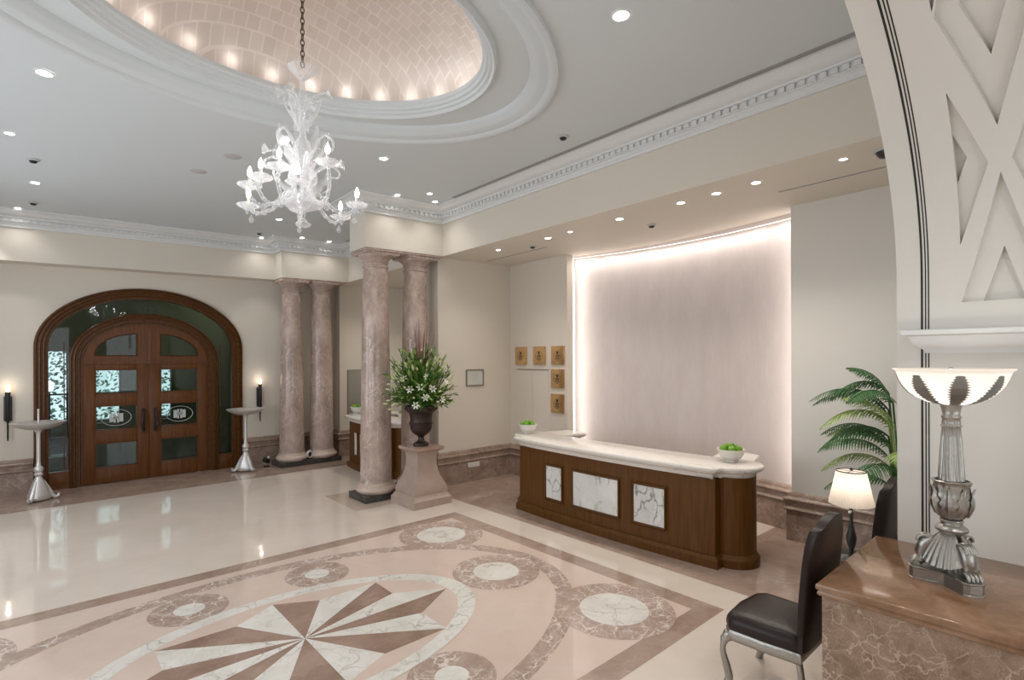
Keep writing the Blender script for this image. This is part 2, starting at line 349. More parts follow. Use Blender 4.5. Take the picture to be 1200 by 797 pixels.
f.m(3); ring(CX, CY, 2.55, 1.69, 2.37, 1.53, 3*E_)
for dx, dy, r0, r1 in [(2.2*i, 1.33*j, .52, .3) for i in (-1, 1) for j in (-1, 1)] + [(1.97*i, 0, .45, .235) for i in (-1, 1)] + [(.57*i, 1.18*j, .31, .12) for i in (-1, 1) for j in (-1, 1)]:
    f.m(3); disc(CX+dx, CY+dy, r0, r0, 4*E_, 48); f.m(4); disc(CX+dx, CY+dy, r1, r1, 5*E_, 48)
f.m(4); disc(CX, CY, 1.53, .95, 6*E_); f.m(1); disc(CX, CY, 1.36, .82, 7*E_)
star = [(1.35, 0), (.91, .25), (.91, .58), (.35, .57), (0, .77), (-.35, .57), (-.91, .58), (-.91, .25), (-1.35, 0), (-.91, -.25), (-.91, -.6), (-.36, -.6), (0, -.77), (.36, -.62), (.91, -.62), (.91, -.26)]
for i in range(16):
    f.m(4 if i % 2 == 0 else 6); f.F([f.V((CX+x, CY+y, 8*E_)) for x, y in ((0, 0), star[i], star[(i+1) % 16])])
emp2 = marble('star_brown_marble', (.27, .175, .135), (.38, .265, .21), (.5, .38, .3), 3, .02, .3, .07)
ped_floor = marble('pale_brown_floor', (.55, .44, .36), (.62, .5, .42), (.68, .58, .5), 2, .02, .4, .08)
struct(f.build('floor', [floor_m, pink_m, emp_m, band_m, cal_m, ped_floor, emp2], smooth=0))

# ---- ceiling with the oval dome opening
c = MB(); N = 120
DX, DY = CX+.03, CY-.03
KA, KB = 1.045, 1.03
def el(a, b, z, n=N): return [c.V((DX+a*KA*math.cos(2*PI*k/n), DY+b*KB*math.sin(2*PI*k/n), z)) for k in range(n)]
def ray_to_rect(a):
    dx, dy = math.cos(a), math.sin(a); t = 1e9
    for v, lo, hi, p in ((dx, -2.05, 5.2, DX), (dy, .9, 11.9, DY)):
        if abs(v) > 1e-9: t = min(t, max((lo-p)/v, (hi-p)/v))
    return DX+dx*t, DY+dy*t
angs = [2*PI*k/N for k in range(N)]
rim = el(2.18, 1.60, 4.75)
outr = []
for a in angs: x, y = ray_to_rect(a); outr.append(c.V((x, y, 4.75)))
for k in range(N): c.F([rim[k], outr[k], outr[(k+1) % N], rim[(k+1) % N]])
for cx_, cy_ in ((-2.05, .9), (5.2, .9), (5.2, 11.9), (-2.05, 11.9)):   # corners
    a = math.atan2(cy_-DY, cx_-DX) % (2*PI); k = int(a/(2*PI)*N); c.F([outr[k], c.V((cx_, cy_, 4.75)), outr[(k+1) % N]])
prof = [(2.18, 1.60, 4.75), (2.175, 1.595, 4.715), (2.14, 1.56, 4.705), (2.10, 1.52, 4.725), (2.09, 1.51, 4.74), (2.02, 1.44, 4.745), (1.99, 1.41, 4.76), (1.96, 1.38, 4.79), (1.94, 1.36, 4.80), (1.93, 1.35, 4.83),
        (1.575, 1.205, 4.83), (1.565, 1.195, 4.79), (1.55, 1.18, 4.78), (1.54, 1.17, 4.79), (1.535, 1.165, 4.81), (1.51, 1.14, 4.815), (1.505, 1.135, 4.84), (1.48, 1.105, 4.845), (1.475, 1.10, 4.87), (1.455, 1.075, 4.88), (1.45, 1.07, 4.90), (1.47, 1.085, 4.93), (1.58, 1.17, 4.935)]
pr = rim
for a, b, z in prof[1:]:
    nx = el(a, b, z)
    for k in range(N): c.F([pr[k], nx[k], nx[(k+1) % N], pr[(k+1) % N]])
    pr = nx
co = struct(c.build('ceiling', ceil_m, warp=True, smooth=50))
c = MB(); rings = []
for i in range(17):
    t = i/16*PI/2; rings.append(el(1.58*math.cos(t)+1e-4, 1.17*math.cos(t)+1e-4, 4.935+.75*math.sin(t)))
uvl = c.bm.loops.layers.uv.new('UVMap')
for i in range(16):
    for k in range(N):
        fc = c.F([rings[i][k], rings[i][(k+1) % N], rings[i+1][(k+1) % N], rings[i+1][k]])
        for l in fc.loops: l[uvl].uv = (l.vert.co.x*1.0, l.vert.co.y*1.0)
struct(c.build('ceiling', gd, warp=True, smooth=80))

# ---- walls
def wall(name, x0, x1, y0, y1, z0, z1, m=None, warp=False):
    return struct(MB().box(x0, x1, y0, y1, z0, z1).build(name, m or wall_m, smooth=0, warp=warp))
def arch_wall(name, y0, y1, xa, xb, ztop, cx_, a, b, zs, m, n=64):
    g = MB()
    xs = [cx_-a*math.cos(PI*i/n) for i in range(n+1)]; zo = [zs+b*math.sin(PI*i/n) for i in range(n+1)]
    for y in (y0, y1):
        for i in range(n): g.F([g.V((xs[i], y, zo[i])), g.V((xs[i+1], y, zo[i+1])), g.V((xs[i+1], y, ztop)), g.V((xs[i], y, ztop))])
        for p, q in ((xa, cx_-a), (cx_+a, xb)): g.F([g.V((p, y, 0)), g.V((q, y, 0)), g.V((q, y, ztop)), g.V((p, y, ztop))])
    L = [(cx_-a, 0)] + list(zip(xs, zo)) + [(cx_+a, 0)]
    for (p, z), (q, w_) in zip(L, L[1:]): g.F([g.V((p, y0, z)), g.V((q, y0, w_)), g.V((q, y1, w_)), g.V((p, y1, z))])
    bmesh.ops.remove_doubles(g.bm, verts=g.bm.verts, dist=1e-5)
    return struct(g.build(name, m, smooth=0))
arch_wall('wall_back', 11.85, 12.05, -2.2, 5.4, 4.2, CX, 1.5, 1.02, 2.42, wall_m)
wall('wall_back', -2.05, 5.14, 11.5, 11.86, 3.97, 5.0, warp=True)
wall('wall_left', -2.2, -2.0, .9, 12.05, 0, 4.75)
struct(MB().box(5.3, 8.0, .9, 12.05, 3.97, 4.05).build('ceiling', wall_m, smooth=0, warp=True)); struct(MB().box(5.14, 5.3, .9, 12.05, 3.97, 5.0).build('wall_right', wall_m, smooth=0, warp=True))
wall('wall_right', 5.14, 6.9, 7.6, 8.05, 0, 3.99)
wall('wall_right', 6.8, 6.95, 6.13, 7.7, 0, 4.0)
wall('wall_right', 6.8, 8.0, .9, 2.5, 0, 4.05, white_m)
wall('wall_right', 6.9, 7.1, 7.9, 12.05, 0, 4.0)
wall('wall_back', 5.14, 6.95, 11.57, 12.05, 0, 4.0)
# beam boxes carried by the columns
struct(MB().box(3.72, 5.2, 7.45, 7.98, 3.97, 5.0).build('wall_right', wall_m, smooth=0, warp=True))
struct(MB().box(3.71, 5.2, 11.1, 11.6, 3.97, 5.0).build('wall_back', wall_m, smooth=0, warp=True))
# curved backdrop panel
def pan_x(y, s=.28): t = (y-4.325)/1.9; return 7.08+s*(1-t*t)
p = MB(); NP = 40; ys = [2.45+(6.2-2.45)*i/NP for i in range(NP+1)]
fr = [(pan_x(y), y) for y in ys]
for (x0, y0), (x1, y1) in zip(fr, fr[1:]): p.F([p.V((x0, y0, 0)), p.V((x1, y1, 0)), p.V((x1, y1, 4.05)), p.V((x0, y0, 4.05))])
struct(p.build('wall_right', pn_m, smooth=60))
struct(MB().box(7.5, 7.6, 2.4, 6.3, 0, 4.1).build('wall_right', wall_m, smooth=0))
# ---- vaulted bay round the camera
VA, VB, VC, VZ = 2.86, 1.85, 1.6, 2.72
arch_wall('wall_front', .80, .945, -2.2, 8.0, 4.9, VC, VA+.1, VB+.1, VZ, white_m)
th = [PI*i/4000 for i in range(4001)]; vp = [(VC+VA*math.cos(t), VZ+VB*math.sin(t)) for t in th]; SL = [0]
for i in range(4000): SL.append(SL[-1]+math.hypot(vp[i+1][0]-vp[i][0], vp[i+1][1]-vp[i][1]))
import bisect
def vmap(s_, y, n_):    # s along the wall and vault, n outwards
    if s_ <= 0: return Vector((VC+VA+n_, y, VZ+s_))
    i = min(bisect.bisect(SL, s_), 4000); t = th[i-1]+(th[min(i, 4000)]-th[i-1])*((s_-SL[i-1])/max(SL[min(i, 4000)]-SL[i-1], 1e-9)) if i <= 4000 and SL[min(i, 4000)] > SL[i-1] else th[min(i, 4000)]
    nx, nz = math.cos(t)/VA, math.sin(t)/VB; l = math.hypot(nx, nz); return Vector((VC+VA*math.cos(t)+nx/l*n_, y, VZ+VB*math.sin(t)+nz/l*n_))
STOT = SL[-1]
# flat slab (s, y, n) with the lattice recesses cut in, then bent into the vault
def flat_obj(parts, nm):
    g = MB()
    for poly, n0, n1 in parts: g.prism(poly, n0, n1)
    bmesh.ops.recalc_face_normals(g.bm, faces=g.bm.faces); me = bpy.data.meshes.new(nm); g.bm.to_mesh(me); g.bm.free()
    ob = bpy.data.objects.new(nm, me); COL.objects.link(ob); return ob
slab = flat_obj([([(-2.72, -.75), (4.2, -.75), (4.2, .945), (-2.72, .945)], 0, .16)], 'slab_tmp')
outer, inner = [], []
for yc in (.395, -.17):
    h = .2025
    outer.append([(-.163, yc-h), (.617, yc), (-.163, yc+h)]); inner.append([(-.163, yc-.1), (.17, yc), (-.163, yc+.1)])
    for k in range(3):
        s0 = 1.63+1.48*k
        outer.append([(s0-.73, yc), (s0, yc-h), (s0+.73, yc), (s0, yc+h)]); inner.append([(s0-.33, yc), (s0, yc-.1), (s0+.33, yc), (s0, yc+.1)])
        m0 = .69+1.46*k if k else .69
        for sgn in (-1, 1):
            yo = yc+sgn*(h+.003); outer.append([(m0-.483, yo), (m0+.483, yo), (m0, yo-sgn*.153)]); inner.append([(m0-.1, yo), (m0+.2, yo), (m0+.05, yo-sgn*.055)])
cut1 = flat_obj([(p_, -.05, .035) for p_ in outer], 'cut_a'); cut2 = flat_obj([(p_, -.05, .07) for p_ in inner], 'cut_b')
for ct in (cut1, cut2):
    md = slab.modifiers.new('b', 'BOOLEAN'); md.operation = 'DIFFERENCE'; md.object = ct; md.solver = 'EXACT'; md.use_self = True
dg = bpy.context.evaluated_depsgraph_get(); g = MB(); g.bm.free(); g.bm = bmesh.new(); g.bm.from_mesh(slab.evaluated_get(dg).to_mesh())
for ob in (slab, cut1, cut2): bpy.data.objects.remove(ob, do_unlink=True)
s_ = 0.0
while s_ < 4.2:
    geo = g.bm.verts[:]+g.bm.edges[:]+g.bm.faces[:]; bmesh.ops.bisect_plane(g.bm, geom=geo, plane_co=(s_, 0, 0), plane_no=(1, 0, 0), dist=1e-5); s_ += .06
for v in g.bm.verts: v.co = vmap(v.co.x, v.co.y, v.co.z)
struct(g.build('wall_bay', white_m, smooth=0))
# rest of the vault and the bay's other walls, out of the picture
g = MB(); NS = 60
for y0, y1, sa in ((-4.0, -.75, -2.72), (-.75, .945, 4.2)):
    ss = [sa+(STOT+.001-sa)*i/NS for i in range(NS+1)] + ([] )
    A = [vmap(q, y0, 0) for q in ss]; B = [vmap(q, y1, 0) for q in ss]
    for i in range(NS): g.F([g.V(A[i]), g.V(A[i+1]), g.V(B[i+1]), g.V(B[i])])
struct(g.build('wall_bay', white_m, smooth=30))
wall('wall_bay', VC-VA-.12, VC-VA, -4, .8, 0, 2.73, white_m)
wall('wall_front', -1.5, 4.7, -4.1, -4.0, 0, 4.8, white_m)
# three black inlay lines running up the pier and round the vault
for i, yl in enumerate((.768, .784, .804)):
    g = MB(); wd = .0035 if i < 2 else .006; ss = [-2.72]+[.04*k for k in range(0, 90)]
    for sgn in (0,):
        A = [vmap(q, yl-wd, -.0015) for q in ss]; B = [vmap(q, yl+wd, -.0015) for q in ss]
        C_ = [vmap(q, yl-wd, .01) for q in ss]; D_ = [vmap(q, yl+wd, .01) for q in ss]
        for P_, Q_ in ((A, B), (C_, A), (B, D_)):
            for k in range(len(ss)-1): g.F([g.V(P_[k]), g.V(P_[k+1]), g.V(Q_[k+1]), g.V(Q_[k])])
    o = g.build('trim_%d' % (10+i), dark_m, smooth=0); struct(o)
# impost moulding
g = MB(); XW = VC+VA
ip = [(0, 2.245), (.015, 2.245), (.02, 2.262), (.035, 2.275), (.06, 2.295), (.075, 2.325), (.085, 2.345), (.105, 2.352), (.11, 2.362), (.11, 2.378), (.1, 2.384), (0, 2.384)]
ip = [(d*1.2, 2.384+(z-2.384)*1.12) for d, z in ip]
g.sweep([(XW+.1, .765), (XW, .765), (XW, -3.9)][::-1] , [(d, z) for d, z in ip])
struct(g.build('trim_1', trimw, smooth=35))

# unseen window frames, made up to go with the cool fill lights
for i, (x, y, r_) in enumerate([(-1.99, 3.2, 0), (-1.99, 6.0, 0), (-1.99, 8.8, 0), (.2, -3.99, 1), (3.0, -3.99, 1)]):
    g = MB().at(x, y, 2.2, PI/2 if not r_ else 0)
    hw, hh = (.85, 1.45) if not r_ else (.8, 1.3)
    for a, b_, z0, z1 in ((-hw-.1, -hw, -hh-.1, hh+.1), (hw, hw+.1, -hh-.1, hh+.1), (-hw, hw, hh, hh+.1), (-hw, hw, -hh-.1, -hh), (-.03, .03, -hh, hh), (-hw, hw, .4, .44)): g.box(a, b_, -.04, .04, z0, z1)
    struct(g.build('added_window_%d' % (i+1), trimw, smooth=0))
# ---- cornices
def cornice(name, path, dent=True):
    g = MB(); pf = [(0, 4.50), (.03, 4.50), (.035, 4.53), (.05, 4.54), (.05, 4.565), (.075, 4.57), (.075, 4.625), (.10, 4.63), (.105, 4.65), (.15, 4.665), (.19, 4.69), (.225, 4.725), (.24, 4.73), (.24, 4.76), (0, 4.76)]
    g.sweep(path, [(d, z) for d, z in pf])
    for (xa, ya), (xb, yb) in zip(path, path[1:]):
        d = Vector((xb-xa, yb-ya)); L = d.length; d /= L; nn = Vector((-d.y, d.x)); k = max(1, int((L-.16)/.085))
        if L < .3: continue
        for i in range(k):
            c0 = Vector((xa, ya))+d*(.08+(L-.16)*(i+.5)/k)+nn*.083; an = math.atan2(d.y, d.x)
            g.at(c0.x, c0.y, 0, an).box(-.026, .026, -.02, .02, 4.578, 4.622); g.at()
    return struct(g.build(name, trimw, smooth=35, warp=True))
cornice('trim_2', [(5.14, .95), (5.14, 7.45), (3.72, 7.45), (3.72, 7.98), (5.14, 7.98), (5.14, 11.1), (3.71, 11.1), (3.71, 11.5), (-2.0, 11.5), (-2.0, .95)])
g = MB()      # dark shadow gap / air slot beside the cornice
g.box(4.83, 4.885, .95, 6.75, 4.742, 4.76).box(4.83, 4.885, 8.7, 10.6, 4.742, 4.76)
struct(g.build('trim_3', gapm, smooth=0, warp=True))
for i, (y0, y1) in enumerate(((5.9, 7.4), (1.3, 2.35))):
    struct(MB().box(6.05, 6.075, y0, y1, 3.965, 3.98).build('trim_4', gapm, smooth=0, warp=True))
# ---- marble baseboards
BP = [(0, 0), (.035, 0), (.035, .36), (.05, .37), (.055, .385), (.045, .40), (.04, .41), (.045, .47), (.055, .48), (.06, .50), (.05, .52), (.035, .53), (.03, .56), (.02, .575), (0, .58)]
BP = [(d*1.3, z) for d, z in BP]
def base(name, path): return struct(MB().sweep(path, BP).build(name, base_m, smooth=35))
base('baseboard_back', [(-.035, 11.85), (-2, 11.85), (-2.0, 1.0)])
base('baseboard_back', [(6.9, 8.05), (6.9, 11.57), (5.14, 11.57), (5.14, 11.85), (3.175, 11.85)])
base('baseboard_right', [(6.8, 6.13), (6.8, 7.6), (5.14, 7.6), (5.14, 8.05), (6.9, 8.05)])
base('baseboard_right', [(x, y) for x, y in fr])
base('baseboard_right', [(6.8, .95), (6.8, 2.5), (7.08, 2.5)])
# luminous slots along the curved panel
g = MB(); g.box(6.955, 6.985, 6.14, 6.16, .6, 3.96); struct(g.build('trim_5', strip_m, smooth=0))
g = MB()
for (x0, y0), (x1, y1) in zip(fr[1:-1], fr[2:]): g.F([g.V((x0-.05, y0, 3.962)), g.V((x1-.05, y1, 3.962)), g.V((x1-.012, y1, 3.962)), g.V((x0-.012, y0, 3.962))])
struct(g.build('trim_6', strip_m, smooth=0, warp=False))
for i in range(7):
    y = 2.7+3.2*i/6; area((pan_x(y)-.12, y, 3.93), (pan_x(y)+.05, y, 2.5), .5, .03, 2.0, (1, .93, .88))

# ================================================================== the arched entrance
door = thing('door_1', (CX, 11.85, 0), 'arched dark wood double entrance door with glazed surround in the far wall', 'door'); door['kind'] = 'structure'
def arch_path(a, b, zs, n=40): return [(-a, 0)]+[(-a*math.cos(PI*i/n), zs+b*math.sin(PI*i/n)) for i in range(n+1)]+[(a, 0)]
def arch_frame(a0, b0, zs, prof, yo):      # prof: (inset towards opening, projection towards -Y)
    g = MB(); base_p = arch_path(a0, b0, zs); P = [Vector(q) for q in base_p]; n = len(P); rings = []
    for i, q in enumerate(P):
        t = (P[min(i+1, n-1)]-P[max(i-1, 0)]).normalized()
        if i in (0, 1): t = Vector((0, 1))
        if i in (n-1, n-2): t = Vector((0, -1))
        nn = Vector((t.y, -t.x)); rings.append([g.V((q.x+nn.x*d, yo-h, q.y+nn.y*d)) for d, h in prof])
    for A, B in zip(rings, rings[1:]):
        for j in range(len(prof)-1): g.F([A[j], B[j], B[j+1], A[j+1]])
    return g
pf = [(0, -.05), (0, .03), (.012, .06), (.035, .07), (.045, .05), (.055, .05), (.062, .075), (.085, .08), (.1, .06), (.108, .06), (.112, .045), (.14, .05), (.155, .03), (.165, .03), (.17, .01), (.19, .01), (.19, -.12)]
arch_frame(1.6, 1.1, 2.42, pf, 0).build('outer_frame', arch_w, door, smooth=30)
pf2 = [(0, -.1), (0, .03), (.01, .055), (.03, .06), (.04, .04), (.05, .04), (.058, .065), (.08, .07), (.095, .045), (.11, .045), (.115, .02), (.15, .02), (.16, 0), (.2, 0), (.2, -.1)]
arch_frame(1.15, .86, 2.2, pf2, .02).build('inner_frame', arch_w, door, smooth=30)
# sidelight glazing between the two frames and its wooden foot panels
g = MB(); n_ = 40; O_ = arch_path(1.42, .93, 2.42, n_); I_ = arch_path(1.13, .84, 2.2, n_)
O_[0] = (-1.42, .3); O_[-1] = (1.42, .3); I_[0] = (-1.13, .3); I_[-1] = (1.13, .3)
for i in range(len(O_)-1): g.F([g.V((O_[i][0], .06, O_[i][1])), g.V((O_[i+1][0], .06, O_[i+1][1])), g.V((I_[i+1][0], .06, I_[i+1][1])), g.V((I_[i][0], .06, I_[i][1]))])
g.build('sidelight_pane', pane_m, door, smooth=0)
for sg in (-1, 1):
    x0, x1 = sorted((sg*1.13, sg*1.42)); MB().box(x0, x1, -.01, .09, 0, .3).box(x0+.05, x1-.05, -.02, -.01, .06, .24, .004).build('foot_panel', door_w, door, smooth=30)
    MB().box(min(sg*1.2, sg*1.215), max(sg*1.2, sg*1.215), .05, .07, .3, 2.5).build('glazing_bar', arch_w, door, smooth=0)
# raised letters set over the crown
cu = bpy.data.curves.new('lettering', 'FONT'); cu.body = 'ITS'; cu.size = .2; cu.extrude = .004; cu.align_x = 'CENTER'
lt = bpy.data.objects.new('lettering', cu); COL.objects.link(lt); lt.parent = door; lt.location = (.02, .055, 3.11); lt.rotation_euler = (PI/2, 0, 0); lt.data.materials.append(mat('dark_lettering', (.02, .03, .025), .5)); lt.scale = (1, .85, 1)
# tympanum over the leaves, with two quarter fanlights
def fan_poly(sg, x0=.18, x1=.80, z0=2.28, h=.40, n=14):
    pts = [(sg*x0, z0), (sg*x1, z0)]
    for i in range(1, n+1): t = PI/2*i/n; pts.append((sg*(x0+(x1-x0)*math.cos(t)), z0+h*math.sin(t)))
    return pts
g = MB()
for sg in (-1, 1):      # tympanum face built as columns round the fan opening
    xs = sorted({0, .18, .80, .95}|{.18+.62*math.cos(PI/2*i/20) for i in range(21)}|{.8+.03*i for i in range(6)})
    tz = lambda x: 2.2+.66*math.sqrt(max(0, 1-(x/.952)**2)); fz = lambda x: 2.28+.40*math.sqrt(max(0, 1-((x-.18)/.62)**2))
    for a, b_ in zip(xs, xs[1:]):
        def q(z0a, z0b, z1a, z1b):
            for y in (.0, .06): g.F([g.V((sg*a, y, z0a)), g.V((sg*b_, y, z0b)), g.V((sg*b_, y, z1b)), g.V((sg*a, y, z1a))])
        q(2.13, 2.13, 2.28, 2.28)
        if a >= .18-1e-6 and b_ <= .80+1e-6:
            q(fz(a), fz(b_), max(fz(a), tz(a)), max(fz(b_), tz(b_)))
            g.F([g.V((sg*a, 0, fz(a))), g.V((sg*b_, 0, fz(b_))), g.V((sg*b_, .06, fz(b_))), g.V((sg*a, .06, fz(a)))])
        else: q(2.28, 2.28, tz(a), tz(b_))
g.box(-.03, .03, -.02, .06, 2.14, 2.84).box(-.95, .95, -.015, 0, 2.13, 2.165)
g.build('tympanum', door_w, door, smooth=0)
for sg in (-1, 1):
    fp = fan_poly(sg); fl = MB(); fl.F([fl.V((x, .04, z)) for x, z in fp]); fo = fl.build('fanlight', pane_m, door, smooth=0)
    b_ = MB(); b_.tube([(x, .0, z) for x, z in fp]+[(fp[0][0], .0, fp[0][1])], .011, 6); b_.build('bead', silver_l if False else arch_w, fo, smooth=60)
def leaf(sg):
    g = MB(); x0, x1 = .004, .95; px0, px1 = .18, .79; rows = [(.29, .72), (.955, 1.385), (1.60, 2.03)]
    def bx(a, b_, z0, z1): p_, q_ = sorted((sg*a, sg*b_)); g.box(p_, q_, 0, .06, z0, z1, .004)
    bx(x0, px0, .01, 2.13); bx(px1, x1, .01, 2.13); z = .01
    for r0, r1 in rows: bx(px0, px1, z, r0); z = r1
    bx(px0, px1, z, 2.13)
    lo = g.build('door_leaf', door_w, door, smooth=30)
    for r0, r1 in rows:
        MB().box(min(sg*px0, sg*px1), max(sg*px0, sg*px1), .028, .034, r0, r1).build('pane', pane_m, lo, smooth=0)
        fm = MB(); a, b_ = sorted((sg*px0, sg*px1))
        for q in ((a, a+.014, r0, r1), (b_-.014, b_, r0, r1), (a, b_, r0, r0+.014), (a, b_, r1-.014, r1)): fm.box(q[0], q[1], -.008, .03, q[2], q[3])
        fm.build('glazing_bead', arch_w, lo, smooth=0)
    em = MB(); cx_ = sg*.49; cz = 1.165; ringp = [(cx_+.22*math.cos(2*PI*k/36), .02, cz+.145*math.sin(2*PI*k/36)) for k in range(37)]; em.tube(ringp, .013, 6, flat=.5)
    em.box(cx_-.10, cx_-.045, .018, .024, cz-.075, cz+.075).box(cx_+.045, cx_+.10, .018, .024, cz-.075, cz+.075).box(cx_-.045, cx_+.045, .018, .024, cz-.02, cz+.02)
    em.box(cx_-.04, cx_-.01, .018, .024, cz-.09, cz+.09).box(cx_+.01, cx_+.04, .018, .024, cz-.09, cz+.09)
    em.build('emblem', etch_m, lo, smooth=60)
    h = MB(); hx = sg*.09; h.tube([(hx, -.02, 1.28), (hx, -.07, 1.24), (hx+.02*sg, -.085, 1.17), (hx+.01*sg, -.07, 1.10), (hx+.035*sg, -.08, 1.04), (hx+.015*sg, -.09, .97), (hx, -.05, .92), (hx, -.01, .90)], [.02, .022, .026, .02, .026, .024, .02, .014], 10)
    h.lathe([(0, 0)], 4) if False else None
    h.box(hx-.025, hx+.025, -.012, 0, .86, 1.32, .006); h.build('pull_handle', bronze, lo, smooth=50)
leaf(-1); leaf(1)

# ---- vestibule and garden beyond the glass
struct(MB().box(-2.4, 5.4, 12.05, 14.2, -.1, 0).build('floor', dgrn, smooth=0))
struct(MB().box(-2.4, 5.4, 12.05, 14.2, 3.75, 3.85).build('ceiling', green_w, smooth=0))
struct(MB().box(5.0, 5.2, 12.05, 14.2, 0, 3.8).build('wall_right', green_w, smooth=0)); struct(MB().box(-2.4, -2.2, 12.05, 14.2, 0, 3.8).build('wall_left', green_w, smooth=0))
g = MB()
for x0, x1, z0, z1 in ((-2.4, -1.4, 0, 3.8), (-1.4, .46, 2.38, 3.8), (.46, 5.2, 2.04, 3.8), (-1.4, .46, 0, .25), (.46, 2.27, 0, .88), (1.36, 1.94, .88, 2.04), (2.27, 2.78, 0, 2.04), (2.88, 5.2, 0, 2.04)): g.box(x0, x1, 14.0, 14.15, z0, z1)
struct(g.build('wall_back', olive_m, smooth=0))
g = MB()
for x in (-1.4, -.45, .46, 1.32): g.box(x, x+.04, 13.97, 14.03, .25, 2.05)
g.box(-1.4, 1.36, 13.97, 14.03, 1.5, 1.53).box(-1.4, 1.36, 13.97, 14.03, .62, .65); struct(g.build('trim_7', black, smooth=0))
struct(MB().box(-8, 10, 14.2, 22, -.15, -.05).build('floor', outg, smooth=0))
random.seed(3); g = MB()
for k in range(8500):
    x = random.uniform(-4, 5); z = random.uniform(.5, 3.8); y = 17.2+random.uniform(-.35, .35)+.25*math.sin(x*2)+.15*z; a = random.uniform(0, 6.28); b_ = random.uniform(-1, 1); r = random.uniform(.035, .07)
    d1 = Vector((math.cos(a), math.sin(a)*.5, b_)).normalized()*r; d2 = Vector((-math.sin(a), .4*math.cos(a), random.uniform(-1, 1))).normalized()*r*.6; c0 = Vector((x, y, z))
    g.m(k % 3); g.F([g.V(c0-d1), g.V(c0-d2), g.V(c0+d1), g.V(c0+d2)])
h_ = g.build('hedge', [hedge_m, mat('hedge_pale', (.52, .68, .60), .5), mat('hedge_dark', (.06, .14, .10), .6)], smooth=0); h_['kind'] = 'thing'; tag(h_, 'tall leafy hedge in the garden beyond the entrance glass', 'hedge')
g = MB(); g.box(-4, 6, 16.3, 16.6, 0, .75, .02); o = g.build('planter_wall', dgrn, smooth=30); tag(o, 'low dark planter wall in front of the garden hedge outside', 'planter')
g = thing('garden_lantern', (.22, 15.3, 0), 'lit garden lantern on a post seen through the left sidelight', 'lantern')
MB().lathe([(.06, 0), (.06, .04), (.02, .06), (.018, 1.5), (.05, 1.52)], 10).build('post', black, g); MB().lathe([(0, 1.52), (.06, 1.54), (.09, 1.69), (.07, 1.72), (0, 1.76)], 12).build('lamp_glass', mat('lantern_glass', (1, 1, 1), .4, emit=(.9, 1, .9), es=1.1), g)

# ================================================================== columns
def col_prof(): return None
first = None
ctx = [(4.0, 11.36, 'marble column beside the entrance door, left one of the far pair'), (4.63, 11.36, 'marble column nearest the far alcove corner, right one of the far pair'),
       (4.04, 7.74, 'marble column just left of the flower urn, foremost in the hall'), (4.77, 7.74, 'marble column standing directly behind the flower urn')]
for i, (x, y, lab) in enumerate(ctx):
    if i == 0:
        t = thing('marble_column', (x, y, 0), lab, 'column', 'paired marble columns')
        H0, H1 = .26, 3.66; sh = [(.258, H0), (.25, H0+.03)]
        for k in range(13): u = k/12; sh.append((.245-.055*u**1.5-.0*u, H0+.03+(H1-H0-.03)*u))
        sh += [(.205, H1+.01), (.205, H1+.03), (.19, H1+.035)]
        MB().lathe(sh, 48).build('shaft', colm, t)
        bp = [(.0, .10), (.30, .10)]+[(.285+.035*math.sin(PI*k/8), .10+.11*k/8) for k in range(9)]+[(.275, .215), (.272, .235), (.26, .245), (.255, .262), (0, .262)]
        MB().lathe(bp, 48).build('base', marble('column_base_marble', (.55, .42, .35), (.62, .5, .43), (.7, .6, .53), 3, .02, .3, .18), t)
        cp = [(.19, 3.66), (.19, 3.74), (.205, 3.75), (.205, 3.765), (.195, 3.77), (.20, 3.79), (.225, 3.81), (.25, 3.83), (.262, 3.85), (.262, 3.865), (.0, 3.865)]
        g = MB().lathe(cp, 48).box(-.285, .285, -.265, .265, 3.865, 3.90, .006); g.build('capital', colm, t); first = t
    else:
        t = dup(first); t.location = (x, y, 0); t['label'] = lab
    cz = 3.97+dz(x, y)
    if i > 0 or True: t.scale = (1, 1, (cz-.035)/3.90)
o = tag(MB().box(3.71, 5.06, 7.45, 8.03, 0, .10, .006).build('plinth', dgrn), 'dark marble plinth under the near pair of columns', 'plinth')
o = tag(MB().box(3.68, 4.96, 11.07, 11.66, 0, .10, .006).build('plinth', dgrn), 'dark marble plinth under the far pair of columns', 'plinth')
struct(MB().box(3.73, 5.13, 7.46, 7.97, 3.935, 3.972, .005).box(3.72, 5.13, 11.11, 11.6, 3.935, 3.972, .005).build('trim_8', colm, warp=True))

